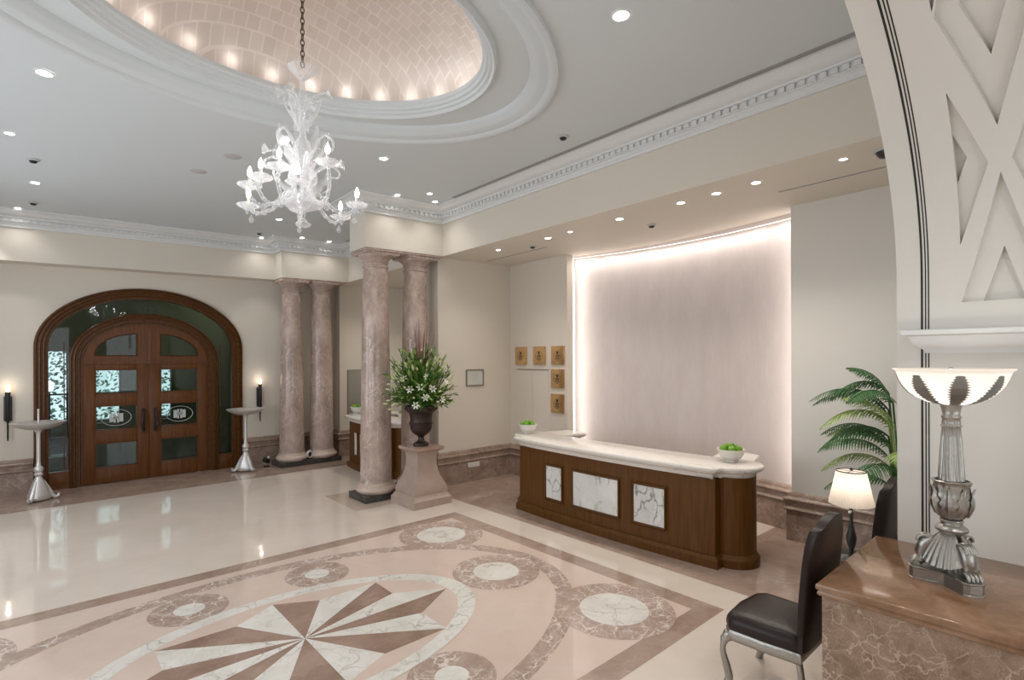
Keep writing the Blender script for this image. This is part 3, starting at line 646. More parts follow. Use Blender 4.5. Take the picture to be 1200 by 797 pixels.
# ================================================================== reception desks
def make_desk(yc, half, xb, label, mirror_cols=True):
    """yc centre, half length between the end columns, xb front face at the ends"""
    t = thing('reception_desk', (xb, yc, 0), label, 'desk', 'marble topped desks')
    bow = .07
    def fx(y): return -bow*(1-(y/half)**2)+.05
    ys = [-half+2*half*i/24 for i in range(25)]
    body = [(fx(y)+.0, y) for y in ys]
    bb = [(.52+fx(y), y) for y in ys][::-1]; poly = body+bb
    rc = .235; cxs = .39
    fp_ = []     # front body
    MB().layers(poly, [(0, .12), (0, .94)]).build('body', desk_w, t, smooth=30)
    pl = MB().layers(poly, [(.045, 0), (.045, .085), (.03, .10), (.02, .118), (0, .125)])
    for sg in (-1, 1): pl.at(cxs, sg*(half+.03), 0).lathe([(0, 0), (rc+.035, 0), (rc+.035, .085), (rc+.02, .10), (rc+.012, .118), (rc, .13), (0, .13)], 40)
    pl.at().build('foot_plinth', desk_w, t, smooth=30)
    for sg in (-1, 1): MB().at(cxs, sg*(half+.03), 0).lathe([(0, .12), (rc, .12), (rc, .94), (0, .94)], 40).build('end_column', desk_w, t, smooth=40)
    # inset marble panels with moulded frames
    for py0, py1 in ((.61, .93), (-.32, .42), (-.94, -.52)):
        py0 *= half/1.5; py1 *= half/1.5; n = 6
        pp = [py0+(py1-py0)*i/n for i in range(n+1)]
        g = MB()
        for a, b_ in zip(pp, pp[1:]): g.F([g.V((fx(a)-.006, a, .28)), g.V((fx(b_)-.006, b_, .28)), g.V((fx(b_)-.006, b_, .74)), g.V((fx(a)-.006, a, .74))])
        po = g.build('marble_panel', desk_mb, t, smooth=0)
        g = MB()
        q = [(py0, .28), (py1, .28), (py1, .74), (py0, .74)]
        for e in range(4):
            (a, z0), (b_, z1) = q[e], q[(e+1) % 4]; k = 8
            g.tube([(fx(a+(b_-a)*i/k)-.008, a+(b_-a)*i/k, z0+(z1-z0)*i/k) for i in range(k+1)], .014, 6)
            off = .028; yy = lambda v: v+(off if v == py1 else -off); zz = lambda v: v+(off if v == .74 else -off)
            a2, b2, z02, z12 = yy(a), yy(b_), zz(z0), zz(z1); g.tube([(fx(a2+(b2-a2)*i/k)-.002, a2+(b2-a2)*i/k, z02+(z12-z02)*i/k) for i in range(k+1)], .006, 6)
        g.build('frame_moulding', desk_w, po, smooth=60)
    # moulded marble countertop with round lobes at both ends
    R_ = .31
    fl = [(fx(y)-.10, y) for y in ys[1:-1]]; a_s = -math.pi+.42
    lobe_hi = arc(cxs, half+.03, R_, math.pi-.2, -.15, 22)
    lobe_lo = arc(cxs, -half-.03, R_, .15, -math.pi+.2, 22)
    back = [(.58+fx(y), y) for y in ys[2:-2]][::-1]
    tp = [(.075, -half-.075), (.05, -half-.06), (-.02, -half-.055), (fx(-half)-.10, -half-.03)]+fl[1:-1]+[(fx(half)-.10, half+.03), (-.02, half+.055), (.05, half+.06), (.075, half+.075)]+lobe_hi+back+lobe_lo
    ct = MB().layers(tp, [(-.095, .93), (-.085, .955), (-.075, .958), (-.07, .975), (-.05, .99), (-.03, 1.0), (-.022, 1.003), (-.02, 1.012), (-.005, 1.018), (0, 1.03), (0, 1.045), (-.006, 1.055), (-.014, 1.06)])
    ct.build('countertop', top_mb, t, smooth=50)
    # rear wings
    for sg in (-1, 1):
        wp = [(.52, sg*(half-.30)), (1.05, sg*(half-.42)), (1.16, sg*(half-.2)), (1.1, sg*(half+.02)), (.70, sg*(half+.14)), (.52, sg*(half+.12))]
        if sg < 0: wp = wp[::-1]
        MB().layers(wp, [(-.04, .99), (-.01, 1.01), (0, 1.03), (-.01, 1.055)]).build('rear_top', top_mb, t, smooth=50)
        MB().layers(offp(wp, -.07), [(0, 0), (0, .99)]).build('rear_cabinet', desk_w, t, smooth=30)
    return t
make_desk(4.2, 1.50, 5.235, 'curved dark wood reception desk with marble top and three marble panels')
make_desk(9.52, .84, 4.76, 'far dark wood desk with marble top seen between the columns')
def fruit_bowl(x, y, z, s, label, n, grp, amt=1):
    b0 = PI-yaw-.0
    g = MB().at(0, 0, 0); pr = [(0, .0), (.055, 0), (.06, .006), (.058, .018), (.052, .022), (.08, .032), (.103, .065), (.112, .1), (.118, .105), (.118, .112), (.110, .112), (.104, .1), (.085, .065), (.06, .035), (0, .03)]
    pr = [(r*s, h*s) for r, h in pr]; o = g.lathe(pr, 36).build('fruit_bowl', china); o.location = (x, y, z); tag(o, label, 'bowl', 'white bowls of green apples')
    k = 0
    spots = [(0, 0, .136)]+[(.066*math.cos(2*PI*i/5+b0), .066*math.sin(2*PI*i/5+b0), .114) for i in range(5)]
    which = ('topmost', 'leftmost', 'front left', 'front right', 'rightmost', 'rear')
    for ax, ay, az in spots[:n]:
        a = dup(APPLE); a.location = (x+ax*s, y+ay*s, z+az*s); a.rotation_euler = (random.uniform(-.3, .3), random.uniform(-.3, .3), random.uniform(0, 6)); a.scale = (s, s, s); a['label'] = which[k]+' '+grp; a['group'] = grp.split(' in ')[0]+'s in '+grp.split(' in ')[1]; k += 1
APPLE = thing('green_apple', (0, 0, -5), 'x', 'apple')
MB().lathe([(0, .022), (.012, .026), (.024, .024), (.033, .008), (.032, -.01), (.022, -.026), (.01, -.03), (0, -.026)], 16).build('fruit', apple_m, APPLE); MB().tube([(0, 0, .02), (.002, .002, .036)], .0016, 5).build('stalk', twig_m, APPLE)
fruit_bowl(5.69, 2.72, 1.06, 1.25, 'white bowl of green apples on the right end of the near desk', 6, 'green apple in the bowl on the right end of the near desk')
fruit_bowl(5.60, 5.86, 1.06, 1.25, 'white bowl of green apples on the left end of the near desk', 6, 'green apple in the bowl on the left end of the near desk')
fruit_bowl(5.02, 10.42, 1.06, 1.3, 'white bowl of green apples on the left end of the far desk', 6, 'green apple in the bowl on the left end of the far desk')
fruit_bowl(5.1, 8.62, 1.06, 1.3, 'white bowl of green apples glimpsed between the near columns', 6, 'green apple in the bowl glimpsed between the near columns')
for ob in list(APPLE.children)+[APPLE]: bpy.data.objects.remove(ob, do_unlink=True)

# ================================================================== pedestal, urn and flowers
PX, PY = 4.40, 6.98
def sq_layers(g, lv): 
    for (h0, z0), (h1, z1) in zip(lv, lv[1:]):
        A = [g.V((sx*h0, sy*h0, z0)) for sx, sy in ((-1, -1), (1, -1), (1, 1), (-1, 1))]; B = [g.V((sx*h1, sy*h1, z1)) for sx, sy in ((-1, -1), (1, -1), (1, 1), (-1, 1))]
        for i in range(4): g.F([A[i], A[(i+1) % 4], B[(i+1) % 4], B[i]])
    h, z = lv[-1]; g.F([g.V((sx*h, sy*h, z)) for sx, sy in ((-1, -1), (1, -1), (1, 1), (-1, 1))])
    bmesh.ops.remove_doubles(g.bm, verts=g.bm.verts, dist=1e-5); return g
pd = thing('stone_pedestal', (PX, PY, 0), 'flared square marble pedestal carrying the flower urn', 'pedestal')
sq_layers(MB(), [(.335, 0), (.335, .105), (.325, .112), (.30, .15), (.295, .165), (.285, .17), (.285, .185)]).build('foot', ped_m, pd, smooth=30)
bulge = [(.285, .185), (.29, .21), (.285, .25), (.265, .30), (.235, .36), (.205, .43), (.185, .50), (.172, .58), (.168, .66), (.17, .73), (.18, .775), (.20, .80)]
sq_layers(MB(), bulge).build('body', ped_m, pd, smooth=30)
sq_layers(MB(), [(.20, .80), (.235, .815), (.245, .83), (.25, .835), (.25, .87), (.235, .872)]).build('cap', marble('pedestal_cap_marble', (.36, .25, .2), (.44, .32, .26), (.6, .5, .42), 4, .03, .4, .2), pd, smooth=30)
ur = thing('flower_urn', (PX, PY, .872), 'dark bronze classical urn filled with white lilies', 'urn'); ur.scale = (1, 1, 1.22)
MB().lathe([(0, 0), (.115, 0), (.12, .012), (.115, .03), (.09, .045), (.06, .06), (.045, .085), (.045, .11), (.06, .125)], 32).build('foot', bronze, ur)
MB().lathe([(.06, .125), (.09, .14), (.14, .175), (.165, .225), (.17, .27), (.182, .275), (.185, .292), (.17, .30), (.165, .33), (.17, .37), (.185, .41)], 48, mod=lambda a, i, z: 1+(.02*math.cos(16*a) if z < .26 else 0)).build('body', bronze, ur)
g = MB().lathe([(.185, .41), (.21, .43), (.235, .45), (.24, .475), (.235, .50), (.22, .505), (.21, .49), (.19, .47), (0, .46)], 48)
for k in range(24): a = 2*PI*k/24; g.ball((.236*math.cos(a), .236*math.sin(a), .472), .02, 8)
g.build('rim', bronze, ur)
fl = thing('lily_arrangement', (PX, PY, 1.46), 'large bouquet of white lilies, buds and tall twigs in the bronze urn', 'flowers')
random.seed(11)
def leafblade(g, base_, dirv, L, W, droop=.3, n=4):
    d = Vector(dirv).normalized(); side = d.cross(Vector((0, 0, 1))); side = side.normalized() if side.length > 1e-4 else Vector((1, 0, 0)); P = []; p_ = Vector(base_)
    side = (side+Vector((random.uniform(-.6, .6), random.uniform(-.6, .6), random.uniform(-.6, .6)))).normalized(); dd = d.copy()
    for i in range(n+1): P.append((p_.copy(), W*math.sin(PI*min(.97, .12+.86*i/n))**.8)); p_ = p_+dd*(L/n); dd = (dd+Vector((0, 0, -droop/n))).normalized()
    vs = [(g.V(p-side*w_*.5), g.V(p+side*w_*.5)) for p, w_ in P]
    for A, B in zip(vs, vs[1:]): g.F([A[0], A[1], B[1], B[0]])
ZS = 1.45
def dir_on(az, el): return Vector((math.cos(az)*math.cos(el), math.sin(az)*math.cos(el), math.sin(el)))
g = MB(); g2 = MB(); gs = MB()
for k in range(190):
    az = random.uniform(0, 2*PI); el_ = math.asin(random.uniform(-.12, 1)); d = dir_on(az, el_); R0 = random.uniform(.32, .53)*(1.05 if el_ < .5 else 1.22)
    tip = Vector((d.x*R0, d.y*R0, .10+d.z*R0*ZS)); gs.tube([(d.x*.08, d.y*.08, -.03), (d.x*R0*.5, d.y*R0*.5, .1+d.z*R0*.45), tip], .004, 4)
    for j in range(9):
        u = .45+.55*j/9; pp = Vector((d.x*R0*u, d.y*R0*u, .08+d.z*R0*u*ZS)); dl = (d+Vector((random.uniform(-1, 1), random.uniform(-1, 1), random.uniform(-.5, 1)))*.8).normalized(); leafblade(g if random.random() < .62 else g2, pp, dl, random.uniform(.08, .14), .034, .5)
gs.build('stems', leaf_m, fl); g.build('foliage', leaf_m, fl, smooth=0); g2.build('foliage', leaf2_m, fl, smooth=0)
g = MB()
for k in range(80):
    az = random.uniform(0, 2*PI); el_ = math.asin(random.uniform(-.15, .95)); d = dir_on(az, el_); R0 = random.uniform(.42, .54); p0 = Vector((d.x*R0, d.y*R0, .10+d.z*R0*ZS)); d2 = (d+Vector((0, 0, random.uniform(-.4, .5)))).normalized(); L = .085
    MB().tube([p0, p0+d2*L*.25, p0+d2*L*.6, p0+d2*L*.9, p0+d2*L], [.004, .012, .016, .010, .002], 6).build('lily_bud', bud_m, fl)
for k, (az, el_, R0) in enumerate([(-2.0, .12, .46), (-2.15, .35, .45), (-1.75, .3, .46), (-2.5, .3, .44), (-1.4, .05, .45), (-2.3, -.05, .44), (-1.9, .6, .45), (-1.1, .45, .46), (-2.8, .55, .45), (-.7, .2, .46), (1.2, .4, .45), (2.6, .3, .45)]):
    d = dir_on(az, el_); g = MB(); p0 = Vector((d.x*R0, d.y*R0, .10+d.z*R0*ZS)); q = d.to_track_quat('Z', 'Y')
    for j in range(6):
        a = 2*PI*j/6; pts = []
        for i in range(6): u = i/5; r = .012+.05*u; hgt = .035*math.sin(u*PI*.6)-.012*u*u; pts.append((r, hgt, .026*math.sin(PI*min(.95, .15+.85*u))))
        row = []
        for r, hgt, wd in pts:
            c_ = Vector((r*math.cos(a), r*math.sin(a), hgt)); sd = Vector((-math.sin(a), math.cos(a), 0))*wd*.5; row.append((g.V(p0+q@(c_-sd)), g.V(p0+q@(c_+sd))))
        for A, B in zip(row, row[1:]): g.F([A[0], A[1], B[1], B[0]])
    g.build('lily', lily_m, fl)
for k in range(16):
    az = random.uniform(0, 2*PI); s_ = random.uniform(.05, .22); x1, y1 = s_*math.cos(az), s_*math.sin(az); g = MB(); hh = random.uniform(1.1, 1.38)
    g.tube([(x1*.2, y1*.2, .1), (x1*.45+random.uniform(-.01, .01), y1*.45, .5), (x1*.75, y1*.75+random.uniform(-.01, .01), .9), (x1*1.05, y1*1.05, hh)], [.006, .005, .004, .002], 5); g.build('twig', twig_m, fl)

# ================================================================== pedestal dishes by the door
def dish_stand(x, y, label, rod, first=None):
    if first is not None:
        t = dup(first); t.location = (x, y, 0); t['label'] = label; t.rotation_euler = (0, 0, .5)
        return t
    t = thing('pedestal_dish', (x, y, 0), label, 'stand', 'silver pedestal dishes beside the entrance')
    g = MB(); g.lathe([(0, .02), (.13, .02), (.15, .06), (.14, .10), (.125, .16), (.105, .22), (.08, .28), (.055, .34), (.04, .38), (.055, .40), (.06, .42), (.045, .44)], 24, mod=lambda a, i, z: 1+.12*math.cos(3*a)*max(0, 1-z/.35)).build('pedestal', silver_l, t)
    for k in range(3):
        a = 2*PI*k/3; ca, sa = math.cos(a), math.sin(a)
        MB().tube([(ca*r, sa*r, z) for r, z in ((.06, .30), (.12, .16), (.16, .07), (.20, .03), (.24, .045), (.245, .07), (.225, .08))], [.02, .032, .035, .03, .022, .018, .012], 8).build('scroll_foot', silver_l, t)
    MB().lathe([(.045, .44), (.06, .47), (.065, .50), (.05, .53), (.033, .55), (.028, .62), (.027, .95), (.03, 1.06), (.045, 1.09), (.06, 1.11)], 20).build('stem', silver_l, t)
    MB().lathe([(0, 1.10), (.06, 1.11), (.16, 1.125), (.26, 1.165), (.325, 1.215), (.335, 1.23), (.325, 1.232), (.25, 1.19), (.13, 1.15), (0, 1.14)], 64, mod=lambda a, i, z: 1+(.025*abs(math.cos(6*a)) if z > 1.16 else 0)).build('shell_dish', silver_l, t)
    if rod: MB().tube([(0, 0, 1.14), (0, 0, 1.42)], [.016, .014], 10).ball((0, 0, 1.425), .017, 10).build('finial', silver_l, t)
    return t
t1 = dish_stand(.03, 11.15, 'silver pedestal dish with upright rod left of the entrance door', True)
t2 = dup(t1); t2.location = (3.08, 11.3, 0); t2.rotation_euler = (0, 0, .9); t2['label'] = 'silver pedestal dish without a rod right of the entrance door'
for ch in list(t2.children):
    if ch.name.startswith('finial'): bpy.data.objects.remove(ch, do_unlink=True)
# wall sconces
sc0 = thing('wall_sconce', (-.335, 11.85, 0), 'black torch sconce with lit bulb on the far wall left of the door', 'sconce', 'black sconces flanking the door')
MB().box(-.05, .05, -.05, 0, 1.22, 1.62, .006).build('back_plate', black, sc0, smooth=30)
MB().lathe([(0, .90), (.008, .905), (.012, .96), (.013, 1.2), (.028, 1.22), (.032, 1.6), (.035, 1.68), (.028, 1.69), (0, 1.69)], 14).build('torch', black, sc0).location = (0, -.09, 0)
MB().box(-.012, .012, -.09, -.04, 1.35, 1.38).box(-.012, .012, -.09, -.04, 1.5, 1.53).build('bracket', black, sc0, smooth=0)
MB().lathe([(0, 1.69), (.02, 1.70), (.026, 1.73), (.016, 1.77), (0, 1.80)], 12).build('bulb', warmb, sc0).location = (0, -.09, 0)
s2 = dup(sc0); s2.location = (3.49, 11.85, 0); s2['label'] = 'black torch sconce with lit bulb between the door and the far columns'
for x in (-.335, 3.49): point((x, 11.70, 1.84), .6, WARM, .03)

# ================================================================== chandelier
CHX, CHY = CX, CY+.01
ch = thing('chandelier', (CHX, CHY, 0), 'milky glass candle chandelier hanging from the gilded dome', 'chandelier')
def glass(g, name, par=None): return g.build(name, cg, par or ch, smooth=60)
g = MB(); zt = 5.64; k = 0; z = 4.50
while z < zt:
    a = (k % 2)*PI/2; pts = [(.014*math.cos(t)*math.cos(a), .014*math.cos(t)*math.sin(a), z+.025+.028*math.sin(t)) for t in [2*PI*i/10 for i in range(11)]]; g.tube(pts, .0045, 5, cap=False); z += .043; k += 1
g.build('chain', chain_m, ch)
MB().lathe([(0, 5.55), (.06, 5.55), (.07, 5.58), (.02, 5.63), (0, 5.64)], 20).build('ceiling_cap', chain_m, ch)
flute = lambda n_, a_: (lambda a, i, z: 1+a_*math.cos(n_*a))
glass(MB().lathe([(.012, 4.42), (.03, 4.43), (.075, 4.475), (.105, 4.50), (.11, 4.495), (.08, 4.462), (.03, 4.41), (.012, 4.40)], 40, mod=flute(10, .04)), 'top_cup')
glass(MB().lathe([(0, 3.30), (.012, 3.31), (.02, 3.34), (.012, 3.37), (.04, 3.40), (.075, 3.44), (.07, 3.49), (.03, 3.52), (.035, 3.54), (.085, 3.57), (.11, 3.62), (.10, 3.67), (.06, 3.71), (.035, 3.74), (.05, 3.78), (.065, 3.84), (.055, 3.90), (.03, 3.95), (.022, 4.0), (.04, 4.04), (.03, 4.09), (.018, 4.13), (.022, 4.22), (.035, 4.27), (.02, 4.32), (.014, 4.42)], 32, mod=flute(8, .06)), 'stem')
glass(MB().lathe([(.05, 3.42), (.12, 3.40), (.15, 3.42), (.16, 3.44), (.15, 3.445), (.1, 3.425), (.05, 3.44)], 48, mod=flute(12, .05)), 'lower_dish')
glass(MB().lathe([(.02, 3.24), (.05, 3.25), (.06, 3.27), (.03, 3.29), (.02, 3.31)], 20), 'bottom_finial')
# candles: (lateral, depth, flame z) about the axis in the photograph's directions
CND = [(.30, -.30, 3.76), (-.20, -.28, 3.66), (-.31, -.22, 3.62), (.13, -.42, 3.57), (-.02, -.38, 3.70), (.40, .09, 3.56), (-.46, .06, 3.55), (.16, .42, 3.55), (-.2, .42, 3.62)]
def swirl(pts_ctrl, n=16):      # Catmull-Rom
    P = [Vector(p) for p in pts_ctrl]; P = [P[0]]+P+[P[-1]]; out = []
    for i in range(1, len(P)-2):
        for j in range(n//2):
            t = j/(n//2); a, b_, c_, d = P[i-1:i+3]; out.append(.5*((2*b_)+(-a+c_)*t+(2*a-5*b_+4*c_-d)*t*t+(-a+3*b_-3*c_+d)*t**3))
    out.append(P[-2]); return out
for i, (la, de, fz_) in enumerate(CND):
    v = Vector((rt.x*la+fwd.x*de, rt.y*la+fwd.y*de, 0)); R0 = v.length; u = v.normalized(); ez = fz_-.13
    pts = swirl([u*.05+Vector((0, 0, 3.56)), u*R0*.32+Vector((0, 0, 3.50)), u*R0*.55+Vector((0, 0, 3.40)), u*R0*.85+Vector((0, 0, 3.37)), u*R0*1.05+Vector((0, 0, 3.45)), u*R0*1.03+Vector((0, 0, ez-.03)), u*R0+Vector((0, 0, ez))])
    n_ = len(pts); g = MB(); g.tube(pts, [.013+.004*math.sin(k*2.2) for k in range(n_)], 8)
    for k in range(4, n_-4, 4): g.ball(pts[k]+Vector((0, 0, -.014)), .012, 8)
    arm = glass(g, 'arm')
    ex, ey = u.x*R0, u.y*R0
    glass(MB().at(ex, ey, ez).lathe([(.012, -.03), (.02, -.02), (.045, -.01), (.075, .004), (.085, .018), (.08, .022), (.05, .008), (.015, .01)], 40, mod=flute(9, .06)), 'drip_pan', arm)
    MB().at(ex, ey, ez).lathe([(0, 0), (.013, 0), (.013, .075), (0, .075)], 12).build('candle', china, arm)
    MB().at(ex, ey, ez).lathe([(0, .073), (.011, .078), (.018, .10), (.016, .118), (.008, .14), (0, .157)], 12).build('bulb', bulb_m, arm)
    MB().at(u.x*R0*.95, u.y*R0*.95, 0).lathe([(0, 3.29), (.014, 3.30), (.018, 3.32), (.006, 3.345), (.003, 3.36)], 10).build('drop', cg, arm)
    point((CHX+ex, CHY+ey, ez+.19), .9, (1, .97, .94), .02)
# leaves, scrolls and trumpet flowers round the stem
random.seed(5)
def glass_leaf(a, r0, z0, L, lean, name='glass_leaf'):
    g = MB(); n_ = 9; u = Vector((math.cos(a), math.sin(a), 0)); sd = Vector((-math.sin(a), math.cos(a), 0)); rows = []
    for i in range(n_+1):
        t = i/n_; p_ = u*(r0+lean*math.sin(t*PI*.55)**2)+Vector((0, 0, z0+L*t)); wd = .045*math.sin(PI*(.12+.85*t))*(1+.35*math.cos(i*PI)); rows.append([g.V(p_-sd*wd), g.V(p_+u*.012), g.V(p_+sd*wd)])
    for A, B in zip(rows, rows[1:]):
        for j in (0, 1): g.F([A[j], A[j+1], B[j+1], B[j]])
    glass(g, name)
for k in range(8): glass_leaf(2*PI*k/8+.2, .05, 3.62, .38, .14)
for k in range(6): glass_leaf(2*PI*k/6+.5, .03, 4.0, .26, .10)
for k in range(6): glass_leaf(2*PI*k/6, .05, 3.44, .20, .17)
for k in range(8):     # scrolls
    a = 2*PI*k/8+.55; u = Vector((math.cos(a), math.sin(a), 0)); z0 = 3.62 if k % 2 else 3.74; hh = .14 if k % 2 else .20
    ctl = [u*.04+Vector((0, 0, z0)), u*.12+Vector((0, 0, z0+hh*.7)), u*.2+Vector((0, 0, z0+hh)), u*.27+Vector((0, 0, z0+hh*.75)), u*.27+Vector((0, 0, z0+hh*.4)), u*.22+Vector((0, 0, z0+hh*.35)), u*.21+Vector((0, 0, z0+hh*.5))]
    q = swirl(ctl); glass(MB().tube(q, [.012-.007*i/len(q) for i in range(len(q))], 8), 'scroll')
for a, r1, z1 in ((yaw*0-.7, .17, 4.30), (2.3, .16, 4.31), (.7, .15, 4.28), (-2.4, .15, 4.24), (-.75, .27, 3.72), (1.1, .24, 3.86), (2.5, .25, 3.84), (3.9, .24, 3.8)):
    u = Vector((math.cos(a), math.sin(a), 0)); q = swirl([u*.02+Vector((0, 0, z1-.17)), u*r1*.4+Vector((0, 0, z1-.05)), u*r1*.8+Vector((0, 0, z1)), u*r1+Vector((0, 0, z1))]); g = MB().tube(q, .008, 6)
    g.X = Matrix.Translation(u*r1+Vector((0, 0, z1))) @ (u+Vector((0, 0, .25))).to_track_quat('Z', 'Y').to_matrix().to_4x4(); g.lathe([(.006, -.01), (.012, .01), (.02, .03), (.042, .045), (.04, .048), (.015, .03), (.0, .01)], 18, mod=flute(6, .1)); glass(g, 'trumpet_flower')

# ================================================================== ceiling fittings
def downlight(x, y, z, r, label, group):
    r *= .78
    t = thing('ceiling_light', (x, y, z), label, 'light', group)
    MB().lathe([(r*1.0, .0), (r*1.0, -.006), (r*1.25, -.008), (r*1.32, .002)], 28).build('trim_ring', trimw, t, smooth=40); MB().lathe([(0, -.003), (r, -.003), (r, .0)], 28).build('lens', lamp_on, t, smooth=0)
NL = ['largest lit downlight in the ceiling left of the chandelier', 'small downlight at the left edge of the picture', 'oval looking downlight above the entrance, between two detectors', 'small downlight nearest the left end of the far cornice',
      'downlight seen just below the chandelier', 'small downlight above the left far column', 'small downlight above the right far column', 'small downlight near the slot beyond the near column box',
      'large downlight at the top of the picture right of the dome', 'downlight just right of the chandelier arms', 'left one of three small downlights above the near columns', 'upper one of three small downlights above the near columns', 'downlight touching the cornice corner above the near columns', 'unseen downlight, kept for its light, in the near left part of the hall ceiling beyond the dome']
for (x, y, s), lb in zip(HALL, NL): downlight(x, y, ceilz(x, y)-.002, s, lb, 'downlights in the hall ceiling')
ordl = ['first', 'second', 'third', 'fourth', 'fifth', 'sixth', 'seventh', 'eighth']
for i, (x, y) in enumerate(SOFF): downlight(x, y, 3.968+dz(x, y), .042 if i in (0, 2, 7) else .055, 'soffit downlight over the reception desk, %s from the left' % ordl[i], 'downlights in the desk soffit')
for (x, y), lb in zip(ALC, ('far alcove downlight nearest the far wall', 'far alcove downlight seen between the near columns', 'far alcove downlight deepest in the recess')): downlight(x, y, 3.968+dz(x, y), .05, lb, 'downlights in the far alcove')
for i, (x, y) in enumerate(((0, -.6), (2.9, -.5), (1.4, -2.2), (3.2, -2.4))):  # fittings for the unseen fill lamps added in the bay
    z = 4.34 if 0 < x < 3 else 4.14; downlight(x, y, z, .07, 'added unseen canister lamp under the vault of the near bay, %s' % ('left of the camera', 'right of the camera', 'behind the camera in the middle', 'behind the camera at the right')[i], 'added unseen canister lamps in the vaulted bay')
    o = MB().lathe([(.08, 0), (.08, .22), (0, .22)], 20).build('canister', trimw, None); o.location = (0, 0, 0); o.parent = bpy.data.objects[[q.name for q in bpy.data.objects if q.name.startswith('ceiling_light')][-1]]
for x, lb in ((3.2, 'right'), (.2, 'left')): downlight(x, 13.0, 3.745, .06, 'added unseen ceiling lamp in the vestibule behind the entrance glass, %s one' % lb, 'added vestibule ceiling lamps')  # fittings for the lights added in the vestibule
def detector(x, y, z, label):
    t = thing('smoke_detector', (x, y, z), label, 'detector', 'ceiling detectors'); MB().lathe([(.06, 0), (.06, -.012), (.045, -.02), (.04, -.022)], 20).build('base', grille, t); MB().lathe([(.038, -.022), (.038, -.034), (.025, -.045), (0, -.047)], 20).build('sensor', black, t)
detector(-.015, 8.5, ceilz(0, 8.5), 'dark smoke detector in the left ceiling, upper of two'); detector(-.02, 10.7, ceilz(0, 10.7), 'dark smoke detector in the left ceiling, lower of two')
detector(4.49, 4.1, ceilz(4.49, 4.1), 'smoke detector beside the long ceiling slot'); detector(3.2, 10.8, ceilz(3.2, 10.8), 'smoke detector above the far columns')
detector(6.18, 4.04, 3.97+dz(6.2, 4), 'detector in the soffit above the curved panel'); detector(5.8, 5.95, 3.97+dz(5.8, 5.9), 'detector in the soffit near the brass plaques')
for x, y, lb in ((1.57, 7.8, 'larger round speaker grille in the ceiling left of the chandelier'), (1.77, 7.0, 'smaller round speaker grille in the ceiling by the chandelier arms')):
    o = MB().lathe([(0, -.004), (.09, -.004), (.10, 0)], 24).build('speaker_grille', grille); o.location = (x, y, ceilz(x, y)); tag(o, lb, 'speaker')
t = thing('security_camera', (5.53, 1.25, 3.968+dz(5.5, 1.2)), 'black dome security camera in the desk soffit', 'camera'); MB().lathe([(.09, 0), (.09, -.015), (.075, -.02)], 24).build('housing', grille, t); MB().lathe([(.07, -.015), (.066, -.04), (.045, -.065), (0, -.078)], 24).build('dome', black, t)

# ================================================================== things on the walls
pls = [(7.28, 2.255, 'upper left brass plaque, first in its row'), (6.79, 2.255, 'upper middle brass plaque between two others'), (6.335, 2.255, 'upper right brass plaque at the corner of the L'), (6.34, 1.85, 'brass plaque in the middle of the right column'), (6.345, 1.415, 'lowest brass plaque in the right column')]
for i, (y, z, lb) in enumerate(pls):
    t = thing('brass_plaque', (6.80, y, z), lb, 'plaque', 'brass award plaques beside the curved panel'); w_ = .155; h_ = .165
    MB().box(-.03, 0, -w_, w_, -h_, h_, .004).build('plate', gold_m, t, smooth=30)
    g = MB().box(-.034, -.03, -.022, .022, .03, .07).box(-.034, -.03, -.03, .03, .018, .026).box(-.034, -.03, -.05, .05, -.012, .006).box(-.034, -.03, -.04, .04, -.036, -.022).box(-.034, -.03, -.045, .045, -.062, -.05).box(-.034, -.03, -.02, .02, -.085, -.075); g.build('engraved_emblem', engr, t, smooth=0)
    g = MB(); g.tube([(-.031, .085*math.cos(2*PI*k/30), .085*math.sin(2*PI*k/30)) for k in range(31)], .002, 5); g.build('engraved_ring', engr, t)
t = thing('access_panel', (6.80, 6.98, 0), 'cream double wall cupboard doors under the brass plaques', 'cupboard')
for y0, y1 in ((-.40, -.003), (.003, .40)): MB().box(-.012, 0, y0, y1, .62, 1.99).build('panel_door', wall_m, t, smooth=0)
MB().box(-.02, 0, -.41, .41, 1.995, 2.008).build('top_edge', frame_g, t, smooth=0)
t = thing('framed_certificate', (5.925, 7.6, 1.86), 'small grey framed certificate on the cream wall beside the urn', 'picture')
g = MB()
for q in ((-.20, .20, .13, .15), (-.20, .20, -.15, -.13), (-.20, -.18, -.13, .13), (.18, .20, -.13, .13)): g.box(q[0], q[1], -.025, 0, q[2], q[3])
g.build('frame', frame_g, t, smooth=0); MB().box(-.18, .18, -.012, -.006, -.13, .13).build('sheet', paper, t, smooth=0)
g = MB()
for k in range(5): g.box(-.09+.01*k, .09-.01*k, -.0135, -.012, .06-.03*k, .066-.03*k)
g.build('print', mat('faint_print', (.42, .45, .45), .6), t, smooth=0)
t = thing('socket_plate', (5.86, 7.553, .30), 'white socket plate on the marble base below the certificate', 'socket'); MB().box(-.13, .13, -.012, 0, -.045, .045, .004).build('plate', plastic, t, smooth=30)
MB().box(-.09, -.02, -.016, -.012, -.025, .025).box(.02, .09, -.016, -.012, -.025, .025).build('outlet', china, t, smooth=0)
t = thing('wall_mirror', (5.50, 11.57, 1.40), 'tall narrow wall mirror above the far desk', 'mirror'); MB().box(-.18, .18, -.02, 0, -.56, .56).build('frame', frame_g, t, smooth=0); MB().box(-.165, .165, -.023, -.02, -.545, .545).build('glass', mirror, t, smooth=0)
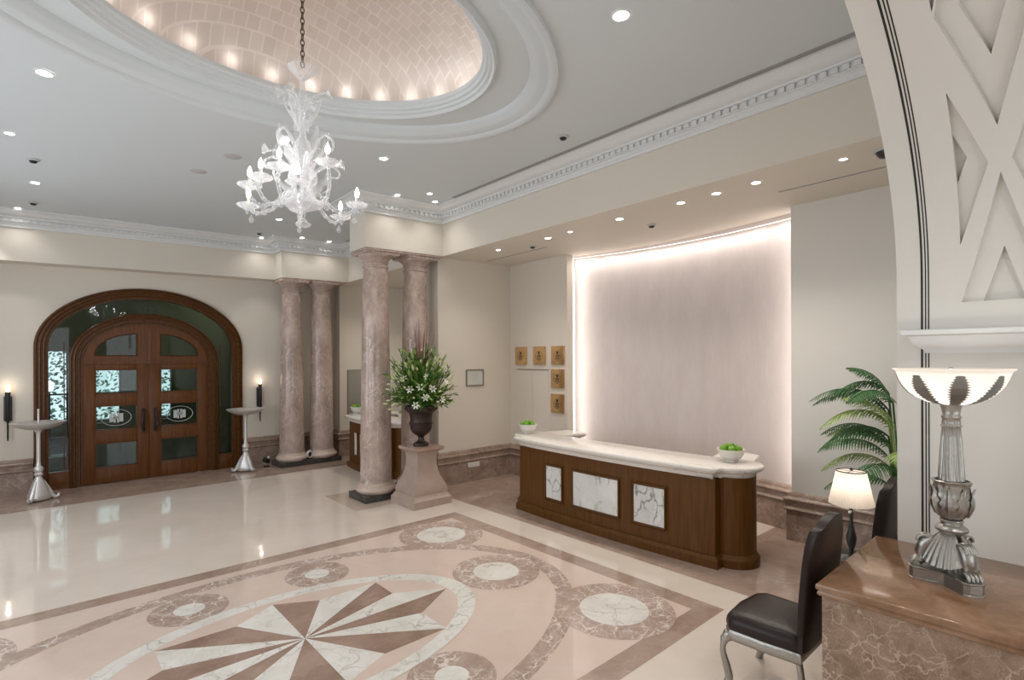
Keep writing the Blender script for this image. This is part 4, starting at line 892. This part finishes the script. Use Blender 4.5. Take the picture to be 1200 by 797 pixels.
# floor uplighters by the far columns
t = thing('floor_uplight', (3.52, 11.45, 0), 'small black floor uplight left of the far columns', 'uplight', 'small uplights at the far columns'); MB().lathe([(0, 0), (.06, 0), (.055, .02), (0, .025)], 16).build('foot', black, t); MB().at(0, 0, .13, .4, 0, -1.1).lathe([(0, -.07), (.045, -.06), (.05, .06), (.04, .065), (0, .05)], 16).build('head', black, t); MB().at(.035, 0, .19).ball((0, 0, 0), .028, 10).build('lens_cap', plastic, t)
t = thing('floor_uplight', (4.31, 11.22, .10), 'white ringed uplight between the two far columns', 'uplight', 'small uplights at the far columns'); g = MB().at(0, 0, .09, .4, PI/2); g.lathe([(.075, -.03), (.085, 0), (.075, .03), (.055, .03), (.05, 0), (.055, -.03), (.075, -.03)], 24); g.build('ring', plastic, t); MB().at(0, 0, .09, .4, PI/2).lathe([(0, -.01), (.052, -.01), (.052, .01), (0, .01)], 16).build('lens', black, t)

# ================================================================== marble console with its tall lamp
t = thing('marble_console', (3.27, 1.07, 0), 'brown marble console counter in the right foreground', 'console')
L_, W_ = 1.9, 1.19
MB().layers([(.02, -.02), (.02, -L_), (W_-.01, -L_), (W_-.01, -.02)][::-1], [(0, 0), (0, .862)]).build('body', con_m, t, smooth=30)
tp = [(0, -.0), (0, -L_), (W_-.005, -L_), (W_-.005, 0)][::-1]
MB().layers(tp, [(-.006, .862), (-.002, .866), (0, .875), (-.002, .884), (-.006, .888), (-.006, .892), (.004, .896), (.006, .91), (.004, .924), (-.004, .93)]).build('top_slab', [con_top], t, smooth=50)
lm = thing('torchere_lamp', (3.83, .56, .93), 'tall silver lamp with glowing opal glass bowl on the marble console', 'lamp', rz=0)
LZ = 1.235
# tripod base: concave triangle plinth
def tri_plinth(R0, cut, z0, z1, rz):
    pts = []
    for k in range(3):
        a = rz+2*PI*k/3; c0 = Vector((math.cos(a), math.sin(a))); s0 = Vector((-math.sin(a), math.cos(a)))
        for s_, r_ in ((-.055, R0-.03), (-.055, R0), (-.03, R0+.02), (.03, R0+.02), (.055, R0), (.055, R0-.03)): q = c0*r_+s0*s_; pts.append((q.x, q.y))
        a2 = a+PI/3; q = Vector((math.cos(a2), math.sin(a2)))*cut; pts.append((q.x, q.y))
    return pts
RZ0 = 1.745
MB().layers(tri_plinth(.175, .075, 0, 1, RZ0), [(0, 0), (0, .005), (-.004, .008), (-.004, .058), (0, .062), (0, .068), (-.006, .072)]).build('base_plinth', silver, lm, smooth=30)
for k in range(3):
    a = RZ0+2*PI*k/3; u = Vector((math.cos(a), math.sin(a), 0)); sd = Vector((-math.sin(a), math.cos(a), 0)); g = MB()
    g.tube([u*.08+Vector((0, 0, .24)), u*.12+Vector((0, 0, .20)), u*.135+Vector((0, 0, .15)), u*.125+Vector((0, 0, .11)), u*.15+Vector((0, 0, .095))], [.03, .036, .034, .024, .026], 10)
    for j in range(4):
        p0 = u*.155+sd*(-.030+.020*j)+Vector((0, 0, .092)); g.tube([p0-u*.02+Vector((0, 0, .012)), p0+u*.008+Vector((0, 0, .016)), p0+u*.026+Vector((0, 0, .002)), p0+u*.03+Vector((0, 0, -.014))], [.008, .011, .010, .006], 8)
    g.build('lion_paw', silver, lm, smooth=60)
for k in range(3):     # fluted scallop shells with scroll heads between the paws
    a = RZ0+2*PI*k/3+PI/3; u = Vector((math.cos(a), math.sin(a), 0)); sd = Vector((-math.sin(a), math.cos(a), 0)); g = MB(); rows = []
    for i in range(12):
        t_ = i/11; row = []
        for j in range(33):
            v_ = -1+2*j/32; w_ = (.035+.085*t_)*math.sin(v_*1.15); rr = .03+.10*t_*math.cos(v_*1.0)+.004*math.cos(j*PI/2)*t_; zz = .285-.05*t_-.13*t_**1.6*math.cos(v_*.8); row.append(g.V(u*rr+sd*w_+Vector((0, 0, zz))))
        rows.append(row)
    for A, B in zip(rows, rows[1:]):
        for j in range(32): g.F([A[j], A[j+1], B[j+1], B[j]])
    g.build('scallop_shell', silver, lm, smooth=70)
    a = RZ0+2*PI*k/3; u = Vector((math.cos(a), math.sin(a), 0)); g = MB(); sd = Vector((-math.sin(a), math.cos(a), 0))
    for j in range(5):
        ph = (j-2)*.5; g.tube([u*(.12+.034*math.cos(t_))+sd*(.026*math.sin(ph))+Vector((0, 0, .215+.034*math.sin(t_))) for t_ in [PI*.0+PI*1.7*i/12 for i in range(13)]], .0085, 6)
    g.ball(tuple(u*.118+Vector((0, 0, .215))), .03, 10); g.build('scroll_head', silver, lm, smooth=70)
MB().lathe([(.03, .07), (.035, .2), (.045, .27), (.055, .285), (.072, .295), (.076, .308), (.068, .32), (.05, .33), (.05, .345), (.056, .352), (.05, .36)], 40, mod=lambda a, i, z: 1+(.02*math.cos(24*a) if .29 < z < .315 else 0)).build('collar', silver, lm)
g = MB().lathe([(.03, .355), (.055, .37), (.08, .41), (.088, .45), (.085, .50), (.08, .55), (.086, .565), (.09, .575), (.078, .58)], 80, mod=lambda a, i, z: 1+.035*math.cos(8*a))
for k in range(8):
    a = 2*PI*k/8; rows = []
    for i in range(8):
        t_ = i/7; z_ = .38+.165*t_; rr = .0845+.008*math.sin(t_*PI*.9)-.018*max(0, 1-t_*3)+(.010 if i == 7 else 0); wd = .028*math.sin(PI*(.15+.8*t_))*(1+.25*math.cos(i*PI)); rows.append([g.V((rr*math.cos(a+s_*wd/rr), rr*math.sin(a+s_*wd/rr), z_)) for s_ in (-1, -.5)]+[g.V(((rr+.010)*math.cos(a), (rr+.010)*math.sin(a), z_))]+[g.V((rr*math.cos(a+s_*wd/rr), rr*math.sin(a+s_*wd/rr), z_)) for s_ in (.5, 1)])
    for A, B in zip(rows, rows[1:]):
        for j in range(4): g.F([A[j], A[j+1], B[j+1], B[j]])
g.build('acanthus_vase', silver, lm, smooth=60)
MB().lathe([(.06, .58), (.058, .60), (.052, .70), (.045, .82), (.040, .875), (.046, .88), (.046, .888), (.041, .892), (.041, .925), (.046, .93), (.046, .938), (.04, .945), (.042, .97), (.05, 1.0), (.055, 1.008)], 176, mod=lambda a, i, z: 1+(.045*math.cos(22*a) if .59 < z < .9 else 0)).build('fluted_stem', silver, lm, smooth=50)
bw = [(0, 1.004), (.06, 1.006), (.11, 1.018), (.155, 1.04), (.195, 1.072), (.223, 1.108), (.240, 1.145), (.248, 1.175), (.254, 1.192), (.268, 1.200), (.27, 1.207), (.258, 1.206)]
bowlo = MB().lathe(bw, 72, mod=lambda a, i, z: 1+(.01*math.cos(8*a) if z > 1.15 else 0)).build('glass_bowl', bowl_m, lm, smooth=60)
for k in range(8):
    a = 2*PI*k/8+.30; g = MB(); rows = []
    for i in range(25):
        t_ = i/24; z_ = 1.010+.165*t_; 
        for (r0, z0), (r1, z1) in zip(bw, bw[1:]):
            if z0 <= z_ <= z1: rr = r0+(r1-r0)*(z_-z0)/(z1-z0)
        wd = (.012+.030*math.sin(PI*min(1, .1+.85*t_)))*(1+.24*(1 if i % 2 else -1)); rr += .004; rows.append([g.V((rr*math.cos(a+s_*wd/rr), rr*math.sin(a+s_*wd/rr), z_-.003)) for s_ in (-1, 0, 1)])
    for A, B in zip(rows, rows[1:]):
        for j in (0, 1): g.F([A[j], A[j+1], B[j+1], B[j]])
    g.build('leaf_strap', mat('strap_silver', (.28, .28, .27), .4, .7) if k == 0 else MATS['strap_silver'], lm, smooth=40)
MB().lathe([(0, 1.215), (.008, 1.214), (.01, 1.205), (.005, 1.2), (.004, 1.02)], 10).build('finial_rod', silver, lm)
point((3.83, .56, .93+1.13), 3.6, (1, .93, .84), .05)

# ================================================================== chairs, side table, lamp, palm
def chair(x, y, label):
    t = thing('dining_chair', (x, y, 0), label, 'chair', 'brown leather chairs with silver frames')     # origin: floor under the middle of the seat's rear edge; faces +Y
    sp = [(-.25, 0), (.25, 0), (.27, .2), (.275, .42), (.22, .465), (0, .485), (-.22, .465), (-.275, .42), (-.27, .2)]
    g = MB(); dn = [(sp[i][0]+(sp[(i+1) % 9][0]-sp[i][0])*j/4, sp[i][1]+(sp[(i+1) % 9][1]-sp[i][1])*j/4) for i in range(9) for j in range(4)]; rr_ = []
    for k_, z_ in ((1.0, .405), (1.02, .42), (1.03, .44), (1.01, .47), (.96, .492), (.85, .508), (.65, .520), (.4, .527), (.15, .53)): rr_.append([g.V((x_*k_, .235+(y_-.235)*k_, z_)) for x_, y_ in dn])
    for A, B in zip(rr_, rr_[1:]):
        for j in range(len(dn)): g.F([A[j], A[(j+1) % len(dn)], B[(j+1) % len(dn)], B[j]])
    g.F(rr_[-1]); g.F(rr_[0][::-1]); g.build('seat', leath, t, smooth=80)
    g = MB().layers(sp, [(-.012, .335), (.0, .34), (.008, .355), (.008, .40), (0, .41)]); g.build('seat_rail', silver, t, smooth=40)
    # back: curved slab with shaped crest, leaning backwards
    nx, nz = 20, 26; g = MB(); fr_, bk_ = [], []
    for i in range(nz+1):
        v_ = i/nz; rf, rb = [], []
        for j in range(nx+1):
            u = -1+2*j/nx; hw = .262+.022*math.sin(PI*v_*.9)+.02*(v_ > .0)*v_-.045*max(0, (v_-.86)/.14)**1.5
            crest = 1.235 if abs(u) < .01 else 1.235; top = 1.165+.07*math.cos(min(1, abs(u)/.75)*PI/2)**.9*1.0
            zz = .42+(top-.42)*v_; yy = -.005-.095*v_**1.2+.035*(u*u)*v_; th_ = (.028+.012*math.sin(PI*v_))*(1-.55*abs(u)**6)
            rf.append(g.V((u*hw, yy+th_, zz))); rb.append(g.V((u*hw, yy-th_, zz)))
        fr_.append(rf); bk_.append(rb)
    for G_ in (fr_, bk_):
        for A, B in zip(G_, G_[1:]):
            for j in range(nx): g.F([A[j], A[j+1], B[j+1], B[j]])
    for i in range(nz):
        for j in (0, nx): g.F([fr_[i][j], fr_[i+1][j], bk_[i+1][j], bk_[i][j]])
    for j in range(nx):
        for i in (0, nz): g.F([fr_[i][j], fr_[i][j+1], bk_[i][j+1], bk_[i][j]])
    g.build('backrest', leath, t, smooth=70)
    for sx in (-1, 1):
        MB().tube(swirl([(sx*.245, .43, .37), (sx*.275, .455, .33), (sx*.285, .465, .26), (sx*.265, .45, .16), (sx*.25, .44, .08), (sx*.262, .455, .03), (sx*.272, .465, .0)]), [.034, .038, .042, .042, .040, .036, .032, .028, .025, .023, .021, .020, .019, .018, .018, .018, .019, .019, .02, .021, .022, .022, .023, .024, .025, .025, .025, .025, .025, .025, .025, .025, .025, .025, .025, .025, .025, .025, .025, .025, .025, .025, .025, .025, .025, .025, .025, .025, .025][:49], 10).build('leg', silver, t, smooth=60)
        MB().tube(swirl([(sx*.22, .02, .37), (sx*.225, .0, .25), (sx*.225, -.01, .12), (sx*.23, -.035, .0)]), .02, 10).build('leg', silver, t, smooth=60)
        g = MB().ball((sx*.272, .462, .335), .026, 10)
        for q in range(5): g.tube([(sx*(.272+.012*math.sin(q)), .47+.01*math.cos(q*2), .34-.004*q), (sx*(.29+.006*math.sin(q*3)), .478, .27-.008*q)], [.008, .003], 6)
        g.build('carved_knee', silver, t, smooth=60)
    return t
c1 = chair(3.675, 1.215, 'brown leather chair beside the near end of the marble console')
c2 = dup(c1); c2.location = (5.12, 1.2, 0); c2['label'] = 'brown leather chair half hidden behind the white pier'
st = thing('side_table', (4.62, 1.27, 0), 'small dark round side table between the two leather chairs', 'table')
MB().lathe([(0, .60), (.19, .60), (.20, .61), (.20, .625), (.19, .635), (0, .635)], 36).build('table_top', silver, st)
MB().lathe([(0, 0), (.16, 0), (.16, .02), (.05, .05), (.03, .1), (.035, .3), (.025, .5), (.06, .6), (0, .6)], 24).build('pedestal_leg', black, st)
tl = thing('table_lamp', (4.62, 1.27, .635), 'table lamp with white pleated shade between the leather chairs', 'lamp')
MB().lathe([(0, 0), (.07, 0), (.075, .01), (.05, .03), (.02, .05), (.015, .1), (.03, .15), (.035, .2), (.02, .26), (.012, .30), (.01, .46)], 24).build('stem', black, tl)
MB().box(-.05, .05, -.008, .008, .385, .40, .003).build('switch_bar', silver_l, tl, smooth=30)
g = MB(); n_ = 144; A = []; B = []; Ci = []
for k in range(n_):
    a = 2*PI*k/n_; w_ = 1+(.018 if k % 2 else -.018); A.append(g.V((.150*w_*math.cos(a), .150*w_*math.sin(a), .45))); B.append(g.V((.098*w_*math.cos(a), .098*w_*math.sin(a), .70)))
for k in range(n_): g.F([A[k], A[(k+1) % n_], B[(k+1) % n_], B[k]])
g.build('pleated_shade', shade_m, tl, smooth=0)
g = MB().tube([(.098*math.cos(2*PI*k/40), .098*math.sin(2*PI*k/40), .70) for k in range(41)], .004, 6); g.tube([(-.098, 0, .70), (.098, 0, .70)], .002, 5).tube([(0, -.098, .70), (0, .098, .70)], .002, 5).ball((0, 0, .715), .012, 10).build('shade_frame', black, tl)
MB().ball((0, 0, .55), .03, 12).build('bulb', warmb, tl); point((4.62, 1.27, 1.23), 1.3, (1, .95, .9), .03)

pp = thing('potted_palm', (6.25, 1.24, 0), 'green feathery palm rising behind the pier by the grey wall', 'plant')
MB().lathe([(0, 0), (.16, 0), (.19, .3), (.2, .38), (.215, .39), (.215, .42), (.19, .42), (.18, .38), (0, .37)], 32).build('pot', bronze, pp); MB().lathe([(0, .385), (.185, .38)], 24).build('soil', soil, pp)
random.seed(21)
def frond(az, z0, L, lift, droop, s=1):
    g = MB(); u = Vector((math.cos(az), math.sin(az), 0)); p_ = Vector((u.x*.03, u.y*.03, .38)); d = (u*.10+Vector((0, 0, 1))).normalized(); pts = [p_.copy()]
    nst = 6
    for i in range(nst): p_ = p_+Vector((u.x*.02, u.y*.02, (z0-.38)/nst)); pts.append(p_.copy())
    d = (u*lift+Vector((0, 0, 1))).normalized(); n_ = 27; rach = []
    for i in range(n_): p_ = p_+d*(L/n_); d = (d+(u*.3-Vector((0, 0, 1)))*droop/n_).normalized(); pts.append(p_.copy()); rach.append((p_.copy(), d.copy()))
    g.tube(pts, [.010-.008*i/len(pts) for i in range(len(pts))], 6); fr = g.build('frond', leaf3_m if random.random() < .7 else leaf2_m, pp)
    g = MB()
    for i, (q, dd) in enumerate(rach):
        t_ = i/(n_-1); ll = .21*math.sin(PI*(.16+.8*t_))*s; sd = dd.cross(Vector((0, 0, 1))).normalized()
        for sg in (-1, 1):
            for rep in (0,):
                b_ = q-dd*(L/n_)*rep; out = (sd*sg*.95+dd*.5+Vector((0, 0, -.12+random.uniform(-.08, .08)))).normalized(); rows = []; c_ = b_.copy(); oo = out.copy(); nn = oo.cross(dd).normalized()
                wv = oo.cross(nn).normalized()
                for j in range(5):
                    w_ = .0085*s*math.sin(PI*(.2+.78*j/4)); rows.append((g.V(c_-wv*w_), g.V(c_+nn*.003), g.V(c_+wv*w_))); c_ = c_+oo*ll/4; oo = (oo+Vector((0, 0, -.30))).normalized()
                for A, B in zip(rows, rows[1:]): g.F([A[0], A[1], B[1], B[0]]); g.F([A[1], A[2], B[2], B[1]])
    g.build('leaflets', fr.data.materials[0], fr, smooth=0)
for az, z0, L, lf, dr in ((1.75, 1.62, .78, .50, 2.2), (2.1, 1.35, .72, .9, 2.2), (1.6, 1.12, .70, 1.0, 2.2), (2.4, 1.5, .62, .35, 1.6), (2.7, 1.1, .66, 1.1, 2.0), (1.5, 1.35, .72, .7, 2.0), (3.3, 1.2, .6, .7, 1.9), (2.0, 1.80, .50, .25, 1.6), (1.5, 1.3, .66, .6, 2.0), (1.9, .95, .62, 1.1, 2.0), (1.7, 1.85, .60, .7, 2.6), (1.95, 1.55, .70, .75, 2.4), (2.2, 1.2, .70, .6, 1.9), (1.75, 1.42, .62, .95, 2.3), (2.5, 1.75, .55, .6, 2.2), (1.85, 1.68, .78, .62, 2.0)):
    frond(az, z0, L, lf, dr)
